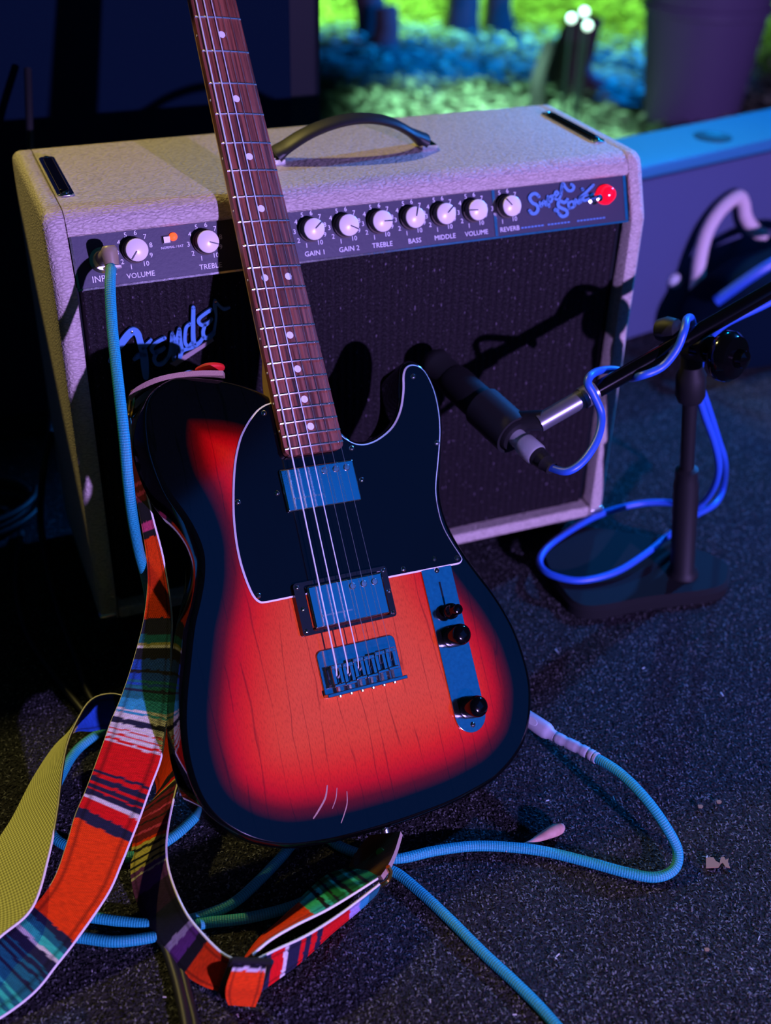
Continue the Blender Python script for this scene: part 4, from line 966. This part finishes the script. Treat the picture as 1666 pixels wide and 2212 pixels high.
mm = MB().lathe([(0.0001, -0.0042), (0.008, -0.0036), (0.0125, -0.0015), (0.0132, 0.0), (0.0125, 0.0018), (0.008, 0.0038), (0.0001, 0.0042)], Pb + RG @ Vector((0.020, 0.007, 0.0)), RG @ Vector((0.05, 1, 0)), 24)
obj('felt_washer', mm, M['red_felt'], strap)['label'] = 'red felt pad at the upper strap button'
cring = dep(284, 872, 1.0)
obj('ring', MB().tube([cring + Vector((0.003*math.cos(t), 0.011*math.sin(t)*0.6, 0.011*math.cos(t))) for t in np.linspace(0, 2*math.pi, 25)], 0.0017, 8), M['brass'], strap)
pb = g2w((0.0, -0.1570, -0.030))
e2 = leather(strap, [(flr(868,1800,.030), flr(800,1808,.014)), (flr(856,1840,.032), flr(770,1846,.006)), (flr(842,1872,.040), flr(756,1878,.004)), (flr(826,1896,.044), flr(760,1896,.004))], M['leather'], M['suede'], 0.004)
e2['label'] = 'brown leather end with a brass rivet at the lower strap button'
rp = (flr(856,1840,.032)*0.62 + flr(770,1846,.006)*0.38)
obj('rivet', MB().lathe([(0.0045, -0.003), (0.0045, 0.0022), (0.0035, 0.0040), (0.0001, 0.0048)], rp, (-0.35, -0.5, 0.8), 16), M['brass'], strap)
obj('ring', MB().tube(cr([flr(838,1872,.046), flr(844,1886,.040), flr(836,1904,.034), flr(818,1914,.036)], 6), 0.0019, 8), M['brass'], strap)

# ------------------------------------------------------------------ cables
def smooth_path(P, n=10): return cr(P, n)
RB = 0.0045
ac = thing('amp_cable', 'teal braided instrument cable plugged into the amplifier input and dropping to the floor', 'cable', (0.03, -0.2, 0))
JK = PP(0.0449, 0.0217); hd = PP(0.0482, 0.0262, 0.026)
pl = MB().lathe([(0.0062, 0.0046), (0.0068, 0.012), (0.0068, 0.028)], JK, (hd - JK), 20)
pl.lathe([(0.0001, -0.0070), (0.0052, -0.0064), (0.0068, -0.0040), (0.0070, 0.0), (0.0060, 0.010)], hd + PN*0.003, -ET + PN*0.12, 20)
pk = obj('right_angle_plug', pl, M['plug_tan'], ac, smooth=50)
endp = hd + PN*0.003 + (-ET + PN*0.12).normalized()*0.012
obj('plug_collar', MB().lathe([(0.0078, -0.0012), (0.0078, 0.0008), (0.0050, 0.0008)], endp, -ET + PN*0.12, 20), M['ivory'], ac)
P = [endp - (endp-hd).normalized()*0.003, dep(238,615,.978), dep(242,700,.965), dep(250,780,.953), dep(259,860,.944), dep(269,950,.940), dep(277,1040,.946), dep(287,1120,.964), dep(300,1190,1.000), dep(320,1270,1.045), flr(332,1370,.05), flr(318,1470,.018), flr(270,1550,RB), flr(205,1590,RB+.002), flr(165,1622,RB), flr(135,1670,RB), flr(105,1740,RB), flr(108,1795,RB), flr(142,1826,RB), flr(215,1850,RB), flr(300,1848,RB), flr(365,1814,RB), flr(412,1775,RB), flr(445,1738,RB), flr(500,1690,RB), flr(560,1610,RB), flr(620,1500,RB)]
obj('cable_jacket', MB().tube(smooth_path(P, 14), RB, 14), M['teal_braid'], ac, uv=True)
gc = thing('guitar_cable', 'teal braided instrument cable looping over the carpet from the guitar jack', 'cable', (0.3, -0.4, 0))
Pj = g2w(JP + JN*0.001); dj = (Pj - CAM_C).dot(RC.col[2])
pe = flr(1216, 1602, 0.046); pdir = (pe - Pj).normalized()
sl_ = MB().lathe([(0.0068, 0.0), (0.0074, 0.003), (0.0078, 0.030), (0.0066, 0.034), (0.0052, 0.036), (0.0050, 0.041)], Pj, pdir, 24)
obj('plug_sleeve', sl_, M['plug_grey'], gc, smooth=40)['label'] = 'lilac grey plug sleeve'
side = pdir.cross((CAM_C - Pj).normalized()).normalized(); upv = side.cross(pdir)
O = [(0.006 + 0.0085*(1+math.cos(t)), 0.0030*math.sin(t)*(1 + 0.35*math.cos(t))) for t in np.linspace(0, 2*math.pi, 20, endpoint=False)]
m = MB().prism(O, 0.0068, 0.0082, 0, lambda x, y, z: tuple(Pj + pdir*x + side*y - upv*z if (side.cross(pdir)).dot(CAM_C-Pj) < 0 else Pj + pdir*x + side*y + upv*z))
obj('sleeve_inlay', m, M['plug_light'], gc, smooth=30)
s2 = Pj + pdir*0.041; s3 = flr(1262, 1622, 0.048); s4 = flr(1290, 1638, 0.049)
rel = MB(); pts = cr([s2, s3, s4], 12); rad = [0.0052 if k % 5 else 0.0044 for k in range(len(pts))]
obj('strain_relief', MB().tube(pts, rad, 14), M['plug_grey'], gc, smooth=40)
P = [s4 - (s4-s3).normalized()*0.004, flr(1337,1668,.050), flr(1392,1722,.046), flr(1438,1785,.033), flr(1464,1838,.017), flr(1456,1878,.008), flr(1415,1895,RB), flr(1350,1884,RB), flr(1270,1862,RB), flr(1180,1840,RB), flr(1100,1830,RB), flr(1020,1828,RB), flr(940,1838,RB), flr(865,1854,RB), flr(800,1850,RB), flr(742,1832,RB), flr(702,1808,RB), flr(668,1803,RB), flr(636,1820,RB), flr(605,1855,RB), flr(560,1902,RB), flr(505,1950,RB), flr(440,1978,RB), flr(385,1992,RB), flr(330,1996,RB), flr(260,1990,RB), flr(200,1982,RB), flr(140,1975,RB), flr(95,1985,RB), flr(90,2008,RB), flr(130,2020,RB), flr(180,2026,RB), flr(250,2034,RB), flr(330,2024,RB), flr(390,2006,RB+.004), flr(450,1993,RB), flr(540,1982,RB), flr(640,1955,RB), flr(720,1915,RB), flr(790,1880,RB), flr(845,1880,RB), flr(900,1920,RB), flr(970,1985,RB), flr(1040,2055,RB), flr(1110,2120,RB), flr(1170,2180,RB), flr(1240,2260,RB), flr(1330,2360,RB)]
obj('cable_jacket', MB().tube(smooth_path(P, 14), RB, 14), M['teal_braid'], gc, uv=True)
# two thin black cables running out under the strap
def simple_cable(name, label, P, r, m, group=None, n=10):
    o0 = Vector(P[len(P)//2]); o0.z = 0
    o = obj(name, MB().tube(smooth_path(P, n), r, 12), M[m], origin=o0); return tag(o, label, 'cable', group)
simple_cable('black_cable', 'black cable on the carpet beside the orange stripe of the strap', [flr(320,1950,.0045), flr(345,2010,.0045), flr(364,2060,.0045), flr(385,2130,.0045), flr(402,2212,.0045), flr(415,2300,.0045)], 0.0045, 'black_rubber')
simple_cable('black_cable', 'thin black cable lying against a thicker black cable by the strap slider', [flr(352,1960,.0034), flr(372,2030,.0034), flr(392,2090,.0034), flr(407,2150,.0034), flr(422,2212,.0034), flr(436,2300,.0034)], 0.0034, 'black_rubber')
simple_cable('black_cable', 'dark cable hanging behind the amplifier and trailing to the floor', [dep(60,150,1.29), dep(66,320,1.27), dep(78,500,1.30), dep(100,760,1.33), dep(112,900,1.34), dep(94,1010,1.29), flr(88,1130,.02), flr(108,1250,.005), flr(136,1345,.005), flr(166,1425,.005), flr(192,1500,.005), flr(240,1560,.005)], 0.0042, 'black_rubber')
simple_cable('black_cable', 'dark cable curving over the carpet beside the amplifier', [flr(46,1150,.005), flr(38,1210,.005), flr(38,1290,.005), flr(62,1375,.005), flr(112,1452,.005), flr(160,1512,.005), flr(200,1560,.005)], 0.0040, 'black_rubber')
cl = flr(20, 1130); pts = []
for k in range(90):
    t = k/89*2*math.pi*3; pts.append(cl + Vector((0.085*math.cos(t)*(1+0.05*math.sin(t*0.37)) - 0.05, 0.060*math.sin(t) + 0.02, 0.005 + 0.004*t/3)))
simple_cable('coiled_cable', 'coil of dark cable in the shade left of the amplifier', pts, 0.0042, 'black_rubber', n=2)

# ------------------------------------------------------------------ microphone, stand and its cable
mh, mt_ = gri(930, 776, -0.010), gri(1116, 944, -0.140)
max_ = (mt_ - mh); ML = max_.length; ma = max_.normalized()
mic = thing('microphone', 'black dynamic microphone aimed at the amplifier grille', 'microphone', mh)
obj('mic_body', MB().lathe([(0.0150, ML), (0.0165, ML-0.004), (0.0168, ML-0.045), (0.0172, ML-0.052), (0.0172, 0.042), (0.0160, 0.036)], mh, ma, 28), M['black_paint'], mic, smooth=40)
obj('mic_grille', MB().lathe([(0.0155, 0.037), (0.0150, 0.016), (0.0160, 0.014), (0.0160, 0.006), (0.0120, 0.001), (0.0001, 0.0)], mh, ma, 28), M['black_rubber'], mic, smooth=40)
xc = thing('microphone_cable', 'blue rubber microphone cable wound along the boom and looped on the base', 'cable', (0.55, -0.1, 0))
c2 = gri(1192, 1012, -0.190); ca = (c2 - mt_).normalized(); CL = (c2 - mt_).length
obj('connector_shell', MB().lathe([(0.0088, -0.004), (0.0088, CL*0.20), (0.0105, CL*0.22), (0.0108, CL*0.24), (0.0108, CL*0.56), (0.0098, CL*0.60)], mt_, ca, 24), M['satin'], xc, smooth=40)
obj('connector_boot', MB().lathe([(0.0100, CL*0.56), (0.0092, CL*0.66), (0.0086, CL*0.70), (0.0090, CL*0.72), (0.0078, CL*0.80), (0.0082, CL*0.82), (0.0066, CL*0.90), (0.0064, CL*1.0)], mt_, ca, 20), M['black_rubber'], xc, smooth=40)
BY = -0.150
B1, B2 = gri(1168, 912, BY), gri(1666, 628, BY); BD = (B2 - B1).normalized()
ms = thing('microphone_stand', 'black boom microphone stand with a heavy flat base', 'microphone stand', flr(1478, 1240))
base_o = [flr(*p) for p in ((1262,1338),(1400,1318),(1548,1297),(1574,1262),(1562,1232),(1470,1196),(1330,1166),(1225,1160),(1172,1190),(1168,1226),(1200,1290))]
BOa = [(p.x, p.y) for p in cr([(v.x, v.y) for v in base_o], 5, True)]
if area2(BOa) < 0: BOa.reverse()
n = len(BOa); m = MB(); I1 = inset(BOa, 0.004)
V = [(x, y, 0.0) for x, y in BOa] + [(x, y, 0.011) for x, y in BOa] + [(x, y, 0.016) for x, y in I1]
F = [(k*n+i, k*n+(i+1) % n, (k+1)*n+(i+1) % n, (k+1)*n+i) for k in range(2) for i in range(n)] + [tuple(2*n+i for i in range(n)), tuple(reversed(range(n)))]
obj('base_plate', m.add(V, F), M['base_iron'], ms, smooth=30)
pb0 = flr(1474, 1238, 0.016); pt0 = gri(1496, 755, -0.128); kn = (pt0 - pb0)
obj('pole', MB().lathe([(0.0180, 0.0), (0.0165, 0.006), (0.0135, 0.010), (0.0135, kn.length*0.44), (0.0120, kn.length*0.46), (0.0120, kn.length*0.50), (0.0075, kn.length*0.51), (0.0075, kn.length)], pb0, kn, 22), M['black_paint'], ms, smooth=40)
obj('height_clutch', MB().lathe([(0.0125, kn.length*0.80), (0.0150, kn.length*0.82), (0.0150, kn.length*0.90), (0.0110, kn.length*0.93), (0.0110, kn.length*1.0)], pb0, kn, 20), M['black_paint'], ms, smooth=40)
bx = MB().tube([B1, B1 + BD*0.62], 0.0078, 16).tube([B1 + BD*0.30, B1 + BD*0.66], 0.0092, 16)
obj('boom_arm', bx, M['black_gloss'], ms, smooth=50)
obj('boom_tip', MB().tube([B1 - BD*0.002, B1 + BD*0.045], 0.0088, 14).tube([B1 + BD*0.045, B1 + BD*0.060], 0.0105, 12), M['tip_steel'], ms, smooth=40)
kc = gri(1552, 766, -0.168)
obj('clutch_knob', MB().lathe([(0.0060, -0.030), (0.0060, 0.0), (0.0210, 0.002), (0.0240, 0.006), (0.0240, 0.014), (0.0200, 0.020), (0.0090, 0.022), (0.0080, 0.030), (0.0001, 0.033)], kc, (0.30, -0.92, 0.20), 26), M['black_gloss'], ms, smooth=40)
obj('clutch_block', MB().tube([pt0 + Vector((0, 0.004, 0)), kc + Vector((0, 0.012, 0))], 0.0125, 14), M['black_paint'], ms, smooth=40)
obj('tail_knob', MB().lathe([(0.0001, -0.012), (0.010, -0.010), (0.0125, 0.0), (0.010, 0.010), (0.0001, 0.012)], gri(1443, 712, -0.130), (0.4, -0.8, 0.3), 18), M['black_paint'], ms, smooth=50)
mc = mh + ma*(ML*0.80)
clip = MB().lathe([(0.0205, -0.024), (0.0205, 0.024), (0.0176, 0.024), (0.0176, -0.024), (0.0205, -0.024)], mc, ma, 26).tube([mc + (B1-mc)*0.38, B1 + BD*0.004], 0.0095, 12)
obj('mic_clip', clip, M['black_rubber'], ms, smooth=40)
RX = 0.0038
xp = [mt_ + ca*(CL*0.97), gri(1226,1018,-0.205), gri(1262,994,-0.205), gri(1292,945,-0.195), gri(1299,895,-0.180), gri(1282,852,-0.172), gri(1270,828,-0.166), gri(1278,810,-0.158), gri(1300,800,-0.136), gri(1335,800,-0.128), gri(1358,815,-0.140), gri(1385,812,-0.164), gri(1430,793,-0.168), gri(1462,755,-0.168), gri(1478,715,-0.164), gri(1484,690,-0.150), gri(1494,690,-0.128), gri(1500,730,-0.112), gri(1494,775,-0.118), gri(1500,820,-0.128), gri(1520,890,-0.132), gri(1543,955,-0.132), gri(1553,1005,-0.130), gri(1546,1045,-0.120), gri(1525,1080,-0.104), gri(1500,1100,-0.090), flr(1468,1088,.045), flr(1400,1086,.035), flr(1330,1100,.030), flr(1270,1124,.026), flr(1205,1164,.022), flr(1172,1196,.021), flr(1168,1222,.021), flr(1195,1243,.021), flr(1255,1254,.021), flr(1330,1236,.024), flr(1395,1196,.030), flr(1440,1160,.034), flr(1500,1115,.040), flr(1545,1088,.046), flr(1563,1050,.050), gri(1566,1000,-0.090), gri(1552,950,-0.100), gri(1530,880,-0.105), gri(1512,820,-0.105), gri(1520,760,-0.115), gri(1560,705,-0.128), gri(1660,655,-0.130), gri(1780,590,-0.130)]
obj('cable_jacket', MB().tube(smooth_path(xp, 10), RX, 12), M['blue_rubber'], xc, smooth=60)

# ------------------------------------------------------------------ things behind and beside the amplifier
sc = thing('speaker_cabinet', 'tall black stage speaker cabinet behind the amplifier', 'speaker', (-0.35, 0.66, 0))
obj('cabinet_shell', MB().box((-1.10, 0.455, 0.0), (0.405, 0.92, 0.74)), M['cab_frame'], sc, bevel=(0.012, 3))
obj('speaker_cloth', MB().box((-1.06, 0.446, 0.04), (0.362, 0.456, 0.71)), M['cab_cloth'], sc, bevel=(0.004, 2))
# low grey case at the right
zc = 0.28; A0, A1 = flr(1390,360,zc), flr(1700,293,zc); Bk0, Bk1 = flr(1390,318,zc), flr(1700,226,zc)
dx = (A1 - A0).normalized(); A0 = A0 - dx*0.10; A1 = A1 + dx*0.45; bd = Vector((-dx.y, dx.x, 0)); dpt = max(0.12, (Bk1 - A1).dot(bd)); dpt = min(dpt, 0.30)
cs = thing('equipment_case', 'low grey equipment case with a flat lid coloured as blue-lit behind the pale hose', 'case', (A0 + A1)/2 - Vector((0, 0, zc)))
def cbox(z0, z1, g=0.0):
    P4 = [A0 - dx*g - bd*g, A1 + dx*g - bd*g, A1 + dx*g + bd*(dpt+g), A0 - dx*g + bd*(dpt+g)]
    V = [(p.x, p.y, z) for z in (z0, z1) for p in P4]
    return MB().add(V, [(3,2,1,0),(4,5,6,7),(0,1,5,4),(1,2,6,5),(2,3,7,6),(3,0,4,7)])
obj('case_shell', cbox(0.0, zc-0.022), M['case_grey'], cs, bevel=(0.004, 2))
obj('case_lid', cbox(zc-0.020, zc, 0.002), M['case_top_bluelit'], cs, bevel=(0.006, 3))
hc = flr(1540, 296, zc); 
obj('lid_cup', MB().lathe([(0.0300, -0.001), (0.0300, 0.0012), (0.0240, 0.0015), (0.0220, 0.0006), (0.0001, 0.0006)], hc, n=28), M['black_rubber'], cs)
def onc(px, py, off): return hit(px, py, bd, bd.dot(A0) - off)
hz = simple_cable('pale_hose', 'pale pink hose hooped against the grey case', [onc(1500,668,0.060), onc(1506,618,0.050), onc(1512,560,0.036), onc(1528,500,0.024), onc(1558,452,0.018), onc(1594,425,0.016), onc(1606,440,0.018), onc(1612,470,0.022), onc(1630,496,0.030), onc(1652,512,0.040)], 0.0110, 'pale_hose', n=8)
hz['category'] = 'hose'
bag = thing('gear_bag', 'black gear bag slumped on the carpet by the grey case', 'bag', flr(1640, 690))
V = []; F = []; nu, nv = 28, 12; ctr = flr(1668, 735); 
for j in range(nv+1):
    v = j/nv; rr = (1-v**3.0)**0.5 if v < 1 else 0.0
    for i in range(nu):
        t = 2*math.pi*i/nu; e = 0.6
        x = 0.165*rr*math.copysign(abs(math.cos(t))**e, math.cos(t)); y = 0.075*rr*math.copysign(abs(math.sin(t))**e, math.sin(t))
        w = 1 + 0.10*noise.noise((x*14, y*14, v*3)); V.append(ctr + Vector((x*w, y*w, 0.155*v*(1 + 0.08*noise.noise((x*9, y*9, 4))))))
for j in range(nv):
    for i in range(nu): F.append((j*nu+i, j*nu+(i+1) % nu, (j+1)*nu+(i+1) % nu, (j+1)*nu+i))
F.append(tuple(reversed(range(nu))))
obj('bag_body', MB().add(V, F), M['cab_cloth'], bag, smooth=70)
obj('bag_strap', MB().tube(cr([ctr + Vector((-0.15,-0.03,0.10)), ctr + Vector((-0.08,-0.06,0.165)), ctr + Vector((0.04,-0.05,0.178)), ctr + Vector((0.14,-0.02,0.12))], 8), 0.008, 10), M['blue_rubber'], bag)
tq = hit(1458, 606, bd, bd.dot(A0) - 0.006)
obj('lid_catch', MB().lathe([(0.0001, -0.012)] + [(0.012*math.sin(R(a)), -0.012*math.cos(R(a))) for a in range(15, 180, 15)] + [(0.0001, 0.012)], tq, n=18), M['plug_light'], cs, smooth=60)
# bin behind the case
bc = flr(1488, 262, GZ); 
bn = thing('waste_bin', 'tall dark tapered bin standing on the woodland ground', 'bin', bc)
obj('bin_shell', MB().lathe([(0.135, 0.0), (0.150, 0.01), (0.190, 0.34), (0.200, 0.345), (0.200, 0.365), (0.192, 0.37), (0.235, 0.80), (0.245, 0.80), (0.245, 0.84), (0.225, 0.84), (0.140, 0.03), (0.0001, 0.03)], bc, n=40), M['bin'], bn, smooth=35)
# woodland: stumps, saplings and a cluster of small lamps
for i, (px, py, h, r, lab_) in enumerate(((1160, 236, 0.24, 0.024, 'thin bare stump rising just beyond the amplifier top'), (838, 160, 0.26, 0.050, 'short dark stump on the blue-lit leaves'), (786, 128, 0.42, 0.055, 'dark leaning stump beside the speaker cabinet edge'), (1246, 190, 0.28, 0.075, 'stout purple-lit stump below the white bulbs'), (998, 80, 0.80, 0.060, 'dark sapling trunk in the green light'), (1085, 58, 0.80, 0.050, 'slim sapling trunk behind the green-lit leaves'))):
    b0 = flr(px, py, GZ); P = []
    for k in range(9):
        t = k/8; P.append(b0 + Vector((0.06*noise.noise((i*3.1, t*1.5, 0)), 0.06*noise.noise((i*5.1, t*1.5, 9)), -0.03 + h*t)))
    m = MB().tube(P, [r*(1.25 - 0.45*t/8 + (0.35 if t == 0 else 0)) for t in range(9)], 12)
    tag(obj('tree_stump' if h < 0.5 else 'sapling_trunk', m, M['bark'], origin=b0, smooth=60), lab_, 'tree')
for k, (px, py) in enumerate(((1235, 40), (1263, 26), (1270, 56))):
    p = dep(px, py, 3.55)
    fx = thing('garden_lamp', 'small glowing white bulb on a stake among the trees', 'lamp', Vector((p.x, p.y, GZ)), 'cluster of three white bulbs')
    obj('bulb', MB().lathe([(0.0001, -0.013)] + [(0.013*math.sin(R(a)), -0.013*math.cos(R(a))) for a in range(20, 180, 20)] + [(0.0001, 0.013)], p, n=14), M['bulb'], fx, smooth=60)
    obj('stake', MB().tube([(p.x, p.y, GZ-0.05), (p.x, p.y, p.z-0.012)], 0.005, 8), M['black_paint'], fx)

# ------------------------------------------------------------------ litter on the carpet
pp = [flr(1092,1838,.004), flr(1140,1822,.005), flr(1165,1810,.006), flr(1190,1798,.009), flr(1208,1790,.008), flr(1214,1784,.006)]
pet = MB().tube(cr(pp, 5), [0.0010 + 0.0044*max(0, math.sin(math.pi*min(1, (k/25.0)**1.8*0.93))) for k in range(26)], 12)
tag(obj('dried_bud', pet, M['dry_petal'], origin=flr(1180,1805), smooth=60), 'dried pink flower bud lying behind the teal cable', 'flower bud')
def scrap(name, label, pts, m, z=0.0032, cat='scrap', group=None):
    W_ = [flr(*p) for p in pts]; O = [(p.x, p.y) for p in W_]
    if area2(O) < 0: O.reverse()
    c = Vector((sum(p[0] for p in O)/len(O), sum(p[1] for p in O)/len(O), 0))
    return tag(obj(name, MB().prism(O, z, z+0.0006), M[m], origin=c, smooth=0), label, cat, group)
scrap('paper_scrap', 'torn brown paper scrap on the carpet past the cable bend', [(1524,1858),(1540,1858),(1545,1866),(1556,1872),(1551,1880),(1524,1881)], 'paper')
scrap('paper_scrap', 'ragged brown paper fragment with a notch beside the larger scrap', [(1556,1858),(1563,1857),(1566,1864),(1573,1860),(1571,1868),(1576,1881),(1566,1879),(1560,1870),(1553,1872)], 'paper')
for (a, b), lab_ in (((1512,1748), 'small tan crumb on the carpet far beyond the cable bend'), ((1526,2057), 'tan leaf crumb lying alone on the open carpet'), ((1552,1738), 'tiny tan crumb beside the larger crumb past the cable')):
    scrap('crumb', lab_, [(a-6,b-3),(a+2,b-4),(a+6,b),(a+3,b+4),(a-4,b+3)], 'paper')
rng = random.Random(11)
for k in range(26):
    a, b = rng.uniform(900, 1660), rng.uniform(1350, 2200)
    if k < 5: a, b = rng.uniform(180, 520), rng.uniform(2080, 2205)
    t = rng.uniform(0, 6.28); l, w_ = rng.uniform(2, 5), rng.uniform(0.7, 1.3); c, s_ = math.cos(t), math.sin(t)
    scrap('lint_fleck', 'tiny pale fleck of lint on the carpet', [(a-c*l-s_*w_, b-s_*l+c*w_), (a+c*l-s_*w_, b+s_*l+c*w_), (a+c*l+s_*w_, b+s_*l-c*w_), (a-c*l+s_*w_, b-s_*l-c*w_)], 'lint', 0.0034, 'lint', 'lint flecks on the carpet')
finish()
